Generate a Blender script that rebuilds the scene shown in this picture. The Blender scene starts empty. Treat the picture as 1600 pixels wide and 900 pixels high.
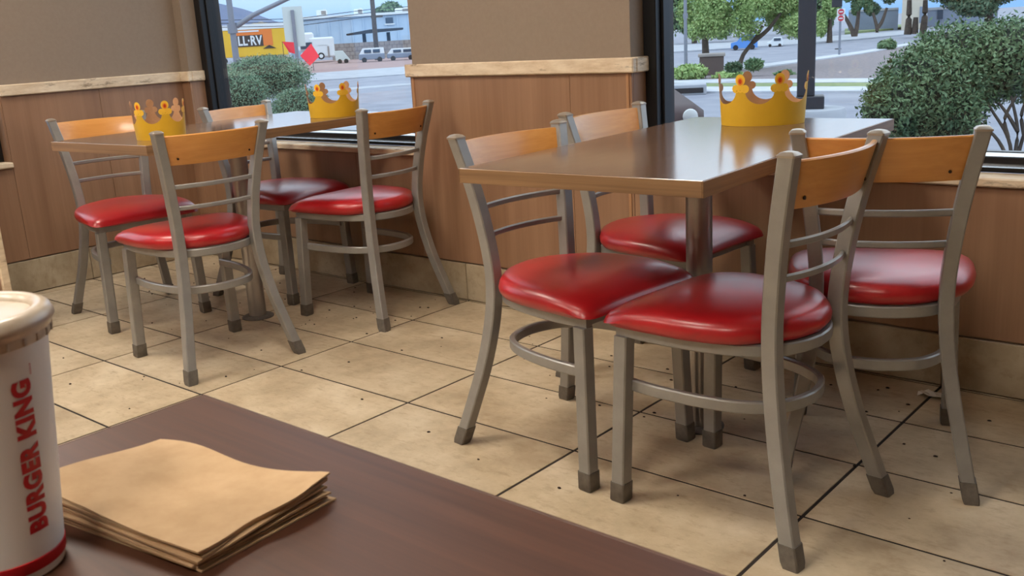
import bpy, bmesh, math, random
import numpy as np
from mathutils import Vector, Matrix
random.seed(7); rng = np.random.default_rng(11)
scene = bpy.context.scene
C = scene.collection
PI = math.pi

# ------------------------------------------------------------------ camera
CAM = np.array([2.61660708, -1.80350384, 1.03649192])
FPX = 1516.31
ROT = np.array([[0.7615154068565541, -0.12450971480343723, 0.6360751654008069],
                [0.6457863934298139, 0.22943328867993537, -0.7282309387182222],
                [-0.05526499055469573, 0.9653277665979966, 0.2551236638454246]])
cd = bpy.data.cameras.new('camera'); cam = bpy.data.objects.new('camera', cd); C.objects.link(cam)
cd.sensor_width = 36; cd.lens = FPX / 1600 * 36; cd.clip_start = 0.02; cd.clip_end = 3000
m4 = Matrix(ROT.tolist()).to_4x4(); m4.translation = Vector(CAM.tolist()); cam.matrix_world = m4
cd.dof.use_dof = True; cd.dof.focus_distance = 2.6; cd.dof.aperture_fstop = 26.0
scene.camera = cam

# ------------------------------------------------------------------ view, world
vs = scene.view_settings
vs.view_transform = 'Standard'; vs.look = 'None'; vs.gamma = 1.0; vs.exposure = 0.25; vs.use_curve_mapping = False
world = bpy.data.worlds.new('sky'); scene.world = world; world.use_nodes = True
wn = world.node_tree; wn.nodes.clear()
wo = wn.nodes.new('ShaderNodeOutputWorld'); wb = wn.nodes.new('ShaderNodeBackground')
wt = wn.nodes.new('ShaderNodeTexCoord'); ws = wn.nodes.new('ShaderNodeSeparateXYZ'); wr = wn.nodes.new('ShaderNodeValToRGB')
wn.links.new(wt.outputs['Generated'], ws.inputs[0]); wn.links.new(ws.outputs['Z'], wr.inputs[0])
wn.links.new(wr.outputs[0], wb.inputs[0]); wn.links.new(wb.outputs[0], wo.inputs[0])
e = wr.color_ramp.elements
e[0].position = 0.0; e[0].color = (0.19, 0.36, 0.64, 1)
e[1].position = 0.16; e[1].color = (0.98, 1.10, 1.22, 1)
wb.inputs[1].default_value = 1.5

LAMP = 28.5           # strength of the ceiling panels

# ------------------------------------------------------------------ helpers: objects
def tag(o, label=None, cat=None, group=None, kind=None):
    if label: o['label'] = label
    if cat: o['category'] = cat
    if group: o['group'] = group
    if kind: o['kind'] = kind
    return o
def empty(name, loc=(0, 0, 0), rz=0.0, label=None, cat=None, group=None):
    o = bpy.data.objects.new(name, None); C.objects.link(o)
    o.location = loc; o.rotation_euler = (0, 0, rz); o.empty_display_size = 0.05
    return tag(o, label, cat, group)
def link(name, me, parent=None):
    o = bpy.data.objects.new(name, me); C.objects.link(o)
    if parent is not None: o.parent = parent
    return o
class MB:
    """collects geometry; build() links it as one mesh object"""
    def __init__(s): s.v = []; s.f = []; s.m = []
    def add(s, v, f, mi=0):
        b = len(s.v); s.v += [tuple(map(float, p)) for p in v]
        s.f += [tuple(i + b for i in q) for q in f]; s.m += [mi] * len(f); return s
    def box(s, lo, hi, ch=0.0, mi=0):
        x0, y0, z0 = lo; x1, y1, z1 = hi
        if ch <= 0:
            return s.add([(x0,y0,z0),(x1,y0,z0),(x1,y1,z0),(x0,y1,z0),(x0,y0,z1),(x1,y0,z1),(x1,y1,z1),(x0,y1,z1)],
                         [(0,3,2,1),(4,5,6,7),(0,1,5,4),(1,2,6,5),(2,3,7,6),(3,0,4,7)], mi)
        bm = bmesh.new(); bmesh.ops.create_cube(bm, size=1)
        for q in bm.verts:
            q.co = Vector(((x0+x1)/2 + q.co.x*(x1-x0), (y0+y1)/2 + q.co.y*(y1-y0), (z0+z1)/2 + q.co.z*(z1-z0)))
        bmesh.ops.bevel(bm, geom=bm.edges[:], offset=ch, segments=1, affect='EDGES')
        bm.verts.index_update()
        s.add([q.co[:] for q in bm.verts], [[q.index for q in fc.verts] for fc in bm.faces], mi); bm.free(); return s
    def loft(s, rings, caps=True, closed=True, mi=0):
        n = len(rings[0]); v = [p for r in rings for p in r]; f = []
        for i in range(len(rings) - 1):
            for j in range(n if closed else n - 1):
                k = (j + 1) % n
                f.append((i*n+j, i*n+k, (i+1)*n+k, (i+1)*n+j))
        if caps: f.append(tuple(range(n))[::-1]); f.append(tuple((len(rings)-1)*n + j for j in range(n)))
        return s.add(v, f, mi)
    def lathe(s, prof, n=24, c=(0, 0, 0), mi=0, a0=0.0):
        rings = [[(c[0]+r*math.cos(a0+2*PI*j/n), c[1]+r*math.sin(a0+2*PI*j/n), c[2]+z) for j in range(n)] for r, z in prof]
        return s.loft(rings, True, True, mi)
    def tube(s, path, r, n=8, mi=0, r1=None):
        path = [Vector(p) for p in path]; rings = []
        for i, p in enumerate(path):
            t = (path[min(i+1, len(path)-1)] - path[max(i-1, 0)]).normalized()
            a = t.cross(Vector((0, 0, 1)))
            if a.length < 1e-3: a = Vector((1, 0, 0))
            a.normalize(); b = t.cross(a).normalized()
            rr = r if r1 is None else r + (r1 - r) * i / (len(path) - 1)
            rings.append([tuple(p + a*rr*math.cos(2*PI*j/n) + b*rr*math.sin(2*PI*j/n)) for j in range(n)])
        return s.loft(rings, True, True, mi)
    def bar(s, path, w, h, ch=0.003, mi=0, closed=False):
        """flat horizontal bar along a path: w across, h tall"""
        path = [Vector(p) for p in path]; rings = []; n = len(path)
        sec = [(-w/2+ch,-h/2),(w/2-ch,-h/2),(w/2,-h/2+ch),(w/2,h/2-ch),(w/2-ch,h/2),(-w/2+ch,h/2),(-w/2,h/2-ch),(-w/2,-h/2+ch)]
        for i, p in enumerate(path):
            t = path[min(i+1, n-1)] - path[max(i-1, 0)]; t.z = 0; t.normalize()
            a = Vector((t.y, -t.x, 0))
            rings.append([tuple(p + a*x + Vector((0, 0, z))) for x, z in sec])
        return s.loft(rings, True, True, mi)
    def mesh(s, name, mats, smooth=None):
        me = bpy.data.meshes.new(name); me.from_pydata(s.v, [], s.f)
        for m in (mats if isinstance(mats, (list, tuple)) else [mats]): me.materials.append(m)
        me.polygons.foreach_set('material_index', s.m)
        bm = bmesh.new(); bm.from_mesh(me); bmesh.ops.recalc_face_normals(bm, faces=bm.faces); bm.to_mesh(me); bm.free()
        if smooth:
            me.polygons.foreach_set('use_smooth', [True]*len(me.polygons))
            me.set_sharp_from_angle(angle=math.radians(smooth))
        me.update(); return me
    def build(s, name, mats, parent=None, smooth=None): return link(name, s.mesh(name, mats, smooth), parent)
def copy_tree(o, parent=None):
    c = o.copy(); C.objects.link(c); c.parent = parent
    for ch in o.children: copy_tree(ch, c)
    return c
def catmull(pts, n):
    P = [np.array(p, float) for p in pts]; P = [2*P[0]-P[1]] + P + [2*P[-1]-P[-2]]; out = []
    seg = len(P) - 3
    for i in range(n + 1):
        t = i / n * seg; k = min(int(t), seg - 1); t -= k; a, b, c, d = P[k:k+4]
        out.append(0.5*((2*b) + (-a+c)*t + (2*a-5*b+4*c-d)*t*t + (-a+3*b-3*c+d)*t**3))
    return out

# ------------------------------------------------------------------ helpers: materials
def srgb(r, g, b):
    f = lambda c: (c/255/12.92 if c/255 <= 0.04045 else ((c/255+0.055)/1.055)**2.4)
    return (f(r), f(g), f(b), 1)
class Mat:
    def __init__(s, name, col, rough=0.5, metal=0.0, coat=0.0, spec=0.5, sub=None):
        s.m = bpy.data.materials.new(name); s.m.use_nodes = True; s.t = s.m.node_tree
        s.b = s.t.nodes['Principled BSDF']; i = s.b.inputs
        i['Base Color'].default_value = col; i['Roughness'].default_value = rough; i['Metallic'].default_value = metal
        i['Coat Weight'].default_value = coat; i['Coat Roughness'].default_value = 0.15; i['Specular IOR Level'].default_value = spec
        s.col = col; s._co = None
    def n(s, t, **k):
        x = s.t.nodes.new(t)
        for a, b in k.items(): setattr(x, a, b)
        return x
    def l(s, a, b): s.t.links.new(a, b)
    def coord(s, scale=(1, 1, 1), rnd=False):
        tc = s.n('ShaderNodeTexCoord'); mp = s.n('ShaderNodeMapping'); mp.inputs['Scale'].default_value = scale
        src = tc.outputs['Object']
        if rnd:
            oi = s.n('ShaderNodeObjectInfo'); mu = s.n('ShaderNodeVectorMath', operation='SCALE'); mu.inputs[0].default_value = (37, 61, 23)
            s.l(oi.outputs['Random'], mu.inputs['Scale']); ad = s.n('ShaderNodeVectorMath', operation='ADD')
            s.l(src, ad.inputs[0]); s.l(mu.outputs[0], ad.inputs[1]); src = ad.outputs[0]
        s.l(src, mp.inputs[0]); return mp.outputs[0]
    def noise(s, vec, scale, detail=4, rough=0.6):
        x = s.n('ShaderNodeTexNoise'); x.inputs['Scale'].default_value = scale; x.inputs['Detail'].default_value = detail
        x.inputs['Roughness'].default_value = rough; s.l(vec, x.inputs['Vector']); return x.outputs['Fac']
    def ramp(s, fac, stops):
        r = s.n('ShaderNodeValToRGB'); el = r.color_ramp.elements
        while len(el) < len(stops): el.new(0.5)
        for q, (p, c) in zip(el, stops): q.position = p; q.color = c
        s.l(fac, r.inputs[0]); return r.outputs[0]
    def mix(s, fac, a, b, mode='MIX'):
        x = s.n('ShaderNodeMix', data_type='RGBA', blend_type=mode)
        for k, w in ((0, fac), (6, a), (7, b)):
            if hasattr(w, 'links'): s.l(w, x.inputs[k])
            else: x.inputs[k].default_value = w
        return x.outputs[2]
    def base(s, c): s.l(c, s.b.inputs['Base Color']); return s
    def rough(s, fac, lo, hi):
        mr = s.n('ShaderNodeMapRange'); mr.inputs['To Min'].default_value = lo; mr.inputs['To Max'].default_value = hi
        s.l(fac, mr.inputs[0]); s.l(mr.outputs[0], s.b.inputs['Roughness']); return s
    def bump(s, fac, strength=0.2, dist=0.002):
        x = s.n('ShaderNodeBump'); x.inputs['Strength'].default_value = strength; x.inputs['Distance'].default_value = dist
        s.l(fac, x.inputs['Height']); s.l(x.outputs[0], s.b.inputs['Normal']); return s
def plain(name, col, rough=0.5, metal=0.0, coat=0.0, spec=0.5): return Mat(name, col, rough, metal, coat, spec).m
def noisy(name, c0, c1, scale=8, rough=0.6, detail=5, stretch=(1, 1, 1), rnd=False, bump=0.0, coat=0.0, lo=0.35, hi=0.65, spec=0.5, metal=0.0):
    M = Mat(name, c0, rough, metal, coat, spec); f = M.noise(M.coord(stretch, rnd), scale, detail)
    M.base(M.ramp(f, [(lo, c0), (hi, c1)]))
    if bump: M.bump(f, bump)
    return M.m
def wood(name, dark, light, axis, scale=1.0, rough=0.4, coat=0.0, fine=1.0, rnd=False, spec=0.5):
    M = Mat(name, light, rough, 0, coat, spec)
    st = [26*scale]*3; st[axis] = 1.1*scale
    v = M.coord(tuple(st), rnd); a = M.noise(v, 1.0, 5, 0.62)
    st2 = [150*scale*fine]*3; st2[axis] = 3.0*scale
    b = M.noise(M.coord(tuple(st2), rnd), 1.0, 3, 0.6)
    mid = tuple((p+q)/2 for p, q in zip(dark, light))
    c = M.ramp(a, [(0.32, dark), (0.5, mid), (0.68, light)])
    M.base(M.mix(0.45, c, M.ramp(b, [(0.3, dark), (0.7, light)]))); M.rough(b, rough-0.05, rough+0.06)
    return M.m
def emit(name, col, s):
    m = bpy.data.materials.new(name); m.use_nodes = True; t = m.node_tree; t.nodes.clear()
    o = t.nodes.new('ShaderNodeOutputMaterial'); x = t.nodes.new('ShaderNodeEmission')
    x.inputs[0].default_value = col; x.inputs[1].default_value = s; t.links.new(x.outputs[0], o.inputs[0]); return m
def glass(name, tint=(0.95, 0.98, 1, 1)):
    m = bpy.data.materials.new(name); m.use_nodes = True; t = m.node_tree; t.nodes.clear()
    o = t.nodes.new('ShaderNodeOutputMaterial'); mx = t.nodes.new('ShaderNodeMixShader'); tr = t.nodes.new('ShaderNodeBsdfTransparent')
    gl = t.nodes.new('ShaderNodeBsdfGlossy'); fr = t.nodes.new('ShaderNodeFresnel')
    tr.inputs[0].default_value = tint; gl.inputs['Roughness'].default_value = 0.0; fr.inputs[0].default_value = 1.5
    ge = t.nodes.new('ShaderNodeNewGeometry'); mr = t.nodes.new('ShaderNodeMapRange')   # same index from both sides of the sheet
    mr.inputs['To Min'].default_value = 1.5; mr.inputs['To Max'].default_value = 1/1.5
    t.links.new(ge.outputs['Backfacing'], mr.inputs[0]); t.links.new(mr.outputs[0], fr.inputs[0])
    t.links.new(fr.outputs[0], mx.inputs[0]); t.links.new(tr.outputs[0], mx.inputs[1]); t.links.new(gl.outputs[0], mx.inputs[2])
    t.links.new(mx.outputs[0], o.inputs[0]); return m

# --- interior materials
def tile_mat(name, k=1.0):
    M = Mat(name, srgb(188, 168, 136), 0.42, 0, 0, 0.45)
    a = M.noise(M.coord((1, 1, 1), True), 5.0, 6, 0.65)
    b = M.noise(M.coord((1, 2.2, 1), True), 22.0, 6, 0.7)
    d = M.noise(M.coord((1, 1.6, 1), True), 60.0, 4, 0.7)
    c = M.ramp(a, [(0.34, srgb(166*k, 147*k, 120*k)), (0.52, srgb(190*k, 172*k, 144*k)), (0.68, srgb(206*k, 190*k, 164*k))])
    c = M.mix(M.ramp(b, [(0.52, (0, 0, 0, 1)), (0.74, (0.6, 0.6, 0.6, 1))]), c, srgb(146*k, 122*k, 92*k))
    c = M.mix(M.ramp(d, [(0.62, (0, 0, 0, 1)), (0.80, (0.28, 0.28, 0.28, 1))]), c, srgb(128*k, 106*k, 80*k))
    oi = M.n('ShaderNodeObjectInfo'); r = M.ramp(oi.outputs['Random'], [(0, (0.90, 0.90, 0.90, 1)), (1, (1.05, 1.04, 1.02, 1))])
    M.base(M.mix(1.0, c, r, 'MULTIPLY')); M.rough(b, 0.34, 0.56); M.bump(b, 0.12, 0.001); return M.m
m_tile = tile_mat('floor_tile'); m_base_tile = tile_mat('base_tile', 0.90)
m_grout = noisy('grout', srgb(30, 22, 17), srgb(44, 33, 26), 30, 0.85)
m_wains = wood('wainscot_laminate', srgb(128, 94, 70), srgb(160, 124, 97), 2, 0.34, 0.38, fine=0.6)
m_corner = wood('corner_strip', srgb(150, 106, 74), srgb(182, 138, 100), 2, 0.55, 0.4)
m_paint = noisy('wall_paint', srgb(138, 121, 105), srgb(142, 125, 109), 60, 0.75, bump=0.05)
m_ceil = noisy('ceiling_panel', srgb(205, 198, 186), srgb(218, 212, 200), 40, 0.9)
def rail_mat():
    M = Mat('rail_stone', srgb(205, 180, 148), 0.5)
    a = M.noise(M.coord((3, 3, 12)), 3.0, 6, 0.7); b = M.noise(M.coord((2.2, 2.2, 9)), 3.0, 7, 0.74)
    c = M.ramp(a, [(0.35, srgb(202, 178, 148)), (0.62, srgb(226, 208, 182))])
    c = M.mix(M.ramp(b, [(0.57, (0, 0, 0, 1)), (0.66, (0.8, 0.8, 0.8, 1))]), c, srgb(104, 80, 58))
    M.base(c); return M.m
m_rail = rail_mat()
m_frame = plain('black_frame', srgb(26, 26, 28), 0.35, 0.2)
m_glass = glass('window_glass')
m_alu = plain('bright_aluminium', srgb(228, 230, 232), 0.25, 1.0)
def top_mat(name, dark, light, rough, coat, spec=0.85):
    M = Mat(name, light, rough, 0, coat, spec)
    a = M.noise(M.coord((60, 1.6, 20)), 1.0, 5, 0.65); b = M.noise(M.coord((240, 5, 60)), 1.0, 3, 0.6)
    c = M.mix(0.5, M.ramp(a, [(0.32, dark), (0.66, light)]), M.ramp(b, [(0.3, dark), (0.7, light)])); M.base(c)
    M.rough(b, rough-0.03, rough+0.05); return M.m
m_top = top_mat('table_laminate', srgb(86, 62, 48), srgb(120, 92, 74), 0.14, 0.0)
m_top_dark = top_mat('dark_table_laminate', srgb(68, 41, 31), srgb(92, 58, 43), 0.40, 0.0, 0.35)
m_edge = wood('table_edge', srgb(100, 72, 48), srgb(156, 120, 84), 1, 0.8, 0.45)
m_edge_x = wood('table_edge_x', srgb(100, 72, 48), srgb(156, 120, 84), 0, 0.8, 0.45)
m_metal = noisy('taupe_metal', srgb(140, 137, 134), srgb(152, 149, 145), 14, 0.34, metal=0.3, coat=0.15)
m_post = noisy('post_metal', srgb(160, 154, 150), srgb(172, 166, 162), 10, 0.30, metal=0.75)
m_cap = noisy('foot_cap', srgb(92, 86, 80), srgb(112, 105, 97), 40, 0.55, metal=0.2)
m_topcap = plain('top_cap', srgb(170, 158, 144), 0.28, 0.5)
def vinyl():
    M = Mat('red_vinyl', srgb(176, 28, 34), 0.28, 0, 0.35, 0.5)
    M.b.inputs['Coat Roughness'].default_value = 0.24
    f = M.noise(M.coord((1, 1, 1), True), 260, 3, 0.6); g = M.noise(M.coord((1, 1, 1), True), 7, 3)
    M.base(M.ramp(g, [(0.3, srgb(160, 18, 27)), (0.7, srgb(178, 26, 32))])); M.rough(g, 0.28, 0.38); M.bump(f, 0.05, 0.0006); return M.m
m_vinyl = vinyl()
m_honey = wood('honey_wood', srgb(194, 128, 60), srgb(218, 156, 84), 1, 0.6, 0.3, coat=0.3, rnd=True)
m_screw = plain('screw', srgb(60, 40, 28), 0.4, 0.6)
m_yellow = noisy('crown_card_yellow', srgb(216, 168, 34), srgb(224, 176, 42), 12, 0.5)
m_kraft = noisy('crown_card_kraft', srgb(176, 130, 92), srgb(188, 142, 104), 30, 0.8)
m_trim = plain('crown_light_yellow', srgb(246, 196, 60), 0.5)
m_jewel = plain('crown_orange', srgb(240, 150, 40), 0.5)
m_jewel2 = plain('crown_red', srgb(205, 62, 22), 0.5)
m_cup = Mat('cup_paper', srgb(240, 236, 230), 0.5); m_cup = m_cup.m
m_lid = noisy('cup_lid', srgb(206, 190, 170), srgb(186, 160, 128), 34, 0.32, coat=0.2, lo=0.5, hi=0.72)
m_red = plain('cup_red', srgb(200, 22, 34), 0.5)
m_napkin = noisy('brown_paper', srgb(186, 154, 116), srgb(198, 166, 128), 45, 0.9, bump=0.06)
m_crumb = plain('crumb', srgb(48, 34, 24), 0.9)
m_white = plain('white_paper', srgb(226, 220, 210), 0.8)
m_lampframe = plain('lamp_frame', srgb(225, 222, 215), 0.5)
m_lamp = emit('lamp_diffuser', (1.0, 0.91, 0.785, 1), LAMP)

# ------------------------------------------------------------------ setting
XL, YW = -1.895, 0.93        # faces of the left wall and of the window wall
XR, YB, ZC = 5.6, -5.0, 2.75
def struct(o): o['kind'] = 'structure'; return o
# floor: grout bed with real tiles
fl = struct(MB().box((XL-0.4, YB-0.2, -0.12), (XR+0.2, YW+0.16, -0.0018)).build('floor', m_grout))
fl['label'] = 'beige stone-look tile floor with dark joints'
TU, TV, J = 0.6096, 0.3048, 0.0040
tme = MB().box((J, J, -0.010), (TU-J, TV-J, 0.0), 0.0008).mesh('floor_tile', m_tile)
for i in range(-4, 10):
    for j in range(-17, 4):
        x0, y0 = i*TU, j*TV
        if x0 + TU < XL - 0.1 or x0 > XR: continue
        if x0 < -1.95 or j == 3:           # cut pieces against the walls
            lo = max(J, XL - x0 - 0.02); hy = min(TV - J, YW - y0 + 0.02)
            if TU - J - lo < 0.02 or hy < 0.02: continue
            t = MB().box((lo, J, -0.010), (TU-J, hy, 0.0), 0.0012).build('floor_tile', m_tile, fl)
        else: t = link('floor_tile', tme, fl)
        t.location = (x0, y0, 0)
ce = struct(MB().box((XL-0.2, YB-0.2, ZC), (XR+0.2, YW+0.2, ZC+0.1)).build('ceiling', m_ceil))
ce['label'] = 'pale plain ceiling'
# window wall: stub, pillar, parapets, right-hand wall; openings between them
W1 = (-1.825, -0.225); W2 = (0.80, 2.95); ZS, ZT, YF, YO = 0.575, 2.30, 1.005, 1.13
ww = MB()
for a, b in ((XL-0.2, W1[0]), (W1[1], W2[0]), (W2[1], XR+0.2)): ww.box((a, YW, -0.1), (b, YO, ZC))
for a, b in (W1, W2): ww.box((a, YW, -0.1), (b, YO, ZS)); ww.box((a, YW, ZT), (b, YO, ZC))
ww = struct(ww.build('wall_window', m_paint)); ww['label'] = 'taupe painted wall with wood wainscot and two picture windows'
# left wall with a third opening at the picture edge
W3 = (-1.45, 0.03)
wl = MB()
for a, b in ((W3[1], YW+0.001), (YB-0.1, W3[0])): wl.box((XL-0.2, a, -0.1), (XL, b, ZC))
wl.box((XL-0.2, W3[0], -0.1), (XL, W3[1], ZS)); wl.box((XL-0.2, W3[0], ZT), (XL, W3[1], ZC))
wl = struct(wl.build('wall_left', m_paint)); wl['label'] = 'taupe painted side wall above wood wainscot'
wr_ = struct(MB().box((XR, YB-0.1, -0.1), (XR+0.2, YW+0.2, ZC)).build('wall_right', m_paint)); wr_['label'] = 'taupe painted wall on the right'
wbk = struct(MB().box((XL-0.2, YB-0.2, -0.1), (XR+0.2, YB, ZC)).build('wall_back', m_paint)); wbk['label'] = 'taupe painted wall behind the camera'
# wainscot panels (9 mm boards, children of the walls)
ZB, ZR = 0.158, 0.885
def panel(lo, hi, parent): return MB().box(lo, hi, 0.0012).build('wainscot_panel', m_wains, parent)
PT = 0.009
def panels_x(xs, z1, parent=ww):
    for a, b in zip(xs[:-1], xs[1:]): panel((a+0.0006, YW-PT, ZB), (b-0.0006, YW, z1), parent)
panels_x([XL, W1[0]+PT], ZR); panels_x([W1[0]+PT, -1.22, -0.61, W1[1]-PT], ZS-0.003); panels_x([W1[1]-PT, 0.553, W2[0]+PT], ZR)
panels_x([W2[0]+PT, 1.55, 2.25, W2[1]-PT], ZS-0.003); panels_x([W2[1]-PT, 3.6, 4.4, 5.0, XR], ZR)
for x, s in ((W1[0], 1), (W2[0], 1), (W1[1], -1), (W2[1], -1)):     # boards on the jamb returns
    panel((x if s > 0 else x-PT, YW, ZS+0.026), (x+PT if s > 0 else x, YF, ZR), ww)
for a, b in ((0.03, 0.48), (0.48, YW-PT), (-2.2, -1.45), (-3.0, -2.2)):
    panel((XL, a+0.0006, ZB), (XL+PT, b-0.0006, ZR), wl)
for a, b in ((-1.45, -0.7), (-0.7, 0.03)): panel((XL, a+0.0006, ZB), (XL+PT, b-0.0006, ZS-0.003), wl)
for x in (W1[1]+0.001, W2[0]-0.013):                                # pale corner strips on the pillar
    MB().box((x, YW-PT-0.003, ZB), (x+0.012, YW-PT+0.001, ZR), 0.001).build('corner_strip', m_corner, ww)
# tiled base
def base_run(name, label, pieces):
    b = struct(empty(name)); b['label'] = label
    for lo, hi in pieces: MB().box(lo, hi, 0.0015).build('base_tile', m_base_tile, b)
J2 = 0.0016
base_run('baseboard_window', 'beige tile base under the window wall wainscot',
         [((max(XL+0.012, i*TU)+J2, YW-0.012, 0.004), (min(XR, (i+1)*TU)-J2, YW, 0.152)) for i in range(-4, 10) if (i+1)*TU > XL+0.03 and i*TU < XR])
base_run('baseboard_left', 'beige tile base under the side wall wainscot',
         [((XL, max(YB, TV+i*TU)+J2, 0.004), (XL+0.012, min(YW-0.012, TV+(i+1)*TU)-J2, 0.152)) for i in range(-9, 2)])
# chair rail and window sills
RT, RZ0, RZ1 = 0.024, 0.885, 0.934
def rail(name, label, parts):
    t = struct(empty(name)); t['label'] = label
    for lo, hi in parts: MB().box(lo, hi, 0.004).build('rail_piece', m_rail, t)
rail('trim_1', 'worn cream chair rail along the side wall', [((XL, W3[1], RZ0), (XL+RT, YW-RT, RZ1))])
rail('trim_2', 'short cream chair rail stub in the corner', [((XL, YW-RT, RZ0), (W1[0]+RT, YW, RZ1)), ((W1[0], YW, RZ0), (W1[0]+RT, YF, RZ1))])
rail('trim_3', 'worn cream chair rail on the pillar between the windows',
     [((W1[1]-RT, YW-RT, RZ0), (W2[0]+RT, YW, RZ1)), ((W2[0], YW, RZ0), (W2[0]+RT, YF, RZ1)), ((W1[1]-RT, YW, RZ0), (W1[1], YF, RZ1))])
rail('trim_4', 'cream chair rail right of the windows', [((W2[1]-RT, YW-RT, RZ0), (XR, YW, RZ1))])
for k, (lo, hi, lab) in enumerate((((W1[0], YW-0.026, ZS), (W1[1], YF, ZS+0.024), 'pale wood sill of the small window'),
                                  ((W2[0], YW-0.026, ZS), (W2[1], YF, ZS+0.024), 'pale wood sill of the large window'))):
    o = struct(MB().box(lo, hi, 0.004).build('trim_%d' % (5+k), m_rail)); o['label'] = lab
o = struct(MB().box((XL-0.08, W3[0], ZS), (XL+0.026, W3[1]-0.001, ZS+0.024), 0.004).build('trim_7', m_rail)); o['label'] = 'pale wood sill at the left picture edge'
# windows
def window(name, label, a, b, mull=()):
    w = struct(empty(name)); w['label'] = label
    z0, z1, fw = ZS+0.024, ZT, 0.05
    for lo, hi in (((a, YF, z0), (a+fw, YO-0.01, z1)), ((b-fw, YF, z0), (b, YO-0.01, z1))):
        f = MB().box(lo, hi, 0.003).build('stile', m_frame, w)
    for x in (a+fw, b-fw-0.010): MB().box((x, YF+0.032, z0+fw), (x+0.010, YF+0.065, z1-fw), 0.002).build('glazing_bead', m_frame, w)
    MB().box((a+fw, YF, z0), (b-fw, YO-0.01, z0+0.042), 0.003).build('bottom_rail', m_frame, w)
    MB().box((a+fw, YF+0.032, z0+0.042), (b-fw, YF+0.065, z0+0.052), 0.002).build('glazing_bead', m_frame, w)
    MB().box((a+fw, YF, z1-fw), (b-fw, YO-0.01, z1), 0.003).build('top_rail', m_frame, w)
    for y0, zz in ((YF-0.018, z0+0.016), (YF+0.014, z0+0.042)):       # metal strips added on the bottom rail, sloped to mirror sky as glare lines
        MB().add([(x, y, z) for x in (a+fw, b-fw) for y, z in ((y0, zz), (y0+0.018, zz), (y0+0.018, zz+0.0075))], [(0, 1, 2), (3, 5, 4), (0, 3, 4, 1), (1, 4, 5, 2), (2, 5, 3, 0)]).build('glint_strip', m_alu, w)
    for x in mull: MB().box((x-0.03, YF, z0+0.042), (x+0.03, YO-0.01, z1-fw), 0.003).build('mullion', m_frame, w)
    xs = [a+fw] + list(mull) + [b-fw]
    for p, r in zip(xs[:-1], xs[1:]):
        MB().box((p, YF+0.045, z0+0.04), (r, YF+0.051, z1-fw)).build('pane', m_glass, w)
window('window_1', 'black framed picture window beside the corner, street outside', *W1)
window('window_2', 'large black framed picture window with a bush outside', *W2)
w3 = struct(empty('window_3')); w3['label'] = 'dark framed window at the left picture edge'
MB().box((XL-0.13, W3[1]-0.05, ZS+0.024), (XL-0.05, W3[1], ZT), 0.003).build('stile', m_frame, w3)
MB().box((XL-0.13, W3[0], ZS+0.024), (XL-0.05, W3[0]+0.05, ZT), 0.003).build('stile', m_frame, w3)
MB().box((XL-0.13, W3[0]+0.05, ZS+0.024), (XL-0.05, W3[1]-0.05, ZS+0.07), 0.003).build('bottom_rail', m_frame, w3)
MB().box((XL-0.13, W3[0]+0.05, ZT-0.05), (XL-0.05, W3[1]-0.05, ZT), 0.003).build('top_rail', m_frame, w3)
MB().box((XL-0.093, W3[0]+0.05, ZS+0.06), (XL-0.087, W3[1]-0.05, ZT-0.05)).build('pane', m_glass, w3)
panel((XL-0.05, W3[1]-PT, ZS+0.026), (XL+PT, W3[1], ZR), wl)
# low partition at the left picture edge
pt = empty('booth_partition', (-1.182, -0.362, 0), 0, 'brown booth partition with a pale edge strip at the left picture edge', 'partition')
MB().box((-0.70, -0.012, 0.0), (-0.006, 0.012, 1.05), 0.002).build('panel', m_wains, pt)
MB().box((-0.006, -0.015, 0.0), (0.012, 0.015, 1.05), 0.003).build('edge_strip', m_rail, pt)

# ceiling lights out of view; the last is added to brighten the cup
spots = [(-0.9, -0.75), (0.8, -0.75), (-0.9, -2.7), (0.8, -2.7), (2.5, -2.7)]
lframe = MB()
for lo, hi in (((-0.32,-0.32,-0.02),(0.32,-0.29,0)), ((-0.32,0.29,-0.02),(0.32,0.32,0)), ((-0.32,-0.29,-0.02),(-0.29,0.29,0)), ((0.29,-0.29,-0.02),(0.32,0.29,0))): lframe.box(lo, hi)
lframe = lframe.mesh('frame', m_lampframe); ldiff = MB().box((-0.29,-0.29,-0.012),(0.29,0.29,-0.002)).mesh('diffuser', m_lamp)
for k, (x, y) in enumerate(spots):
    t = empty('ceiling_light', (x, y, ZC), 0, 'square warm ceiling light panel ' + ['above the corner table', 'above the big table', 'left of the camera, rear row', 'behind the camera, rear row', 'added right of the camera to brighten the cup'][k], 'light', 'ceiling light panels')
    link('frame', lframe, t); link('diffuser', ldiff, t)

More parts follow.
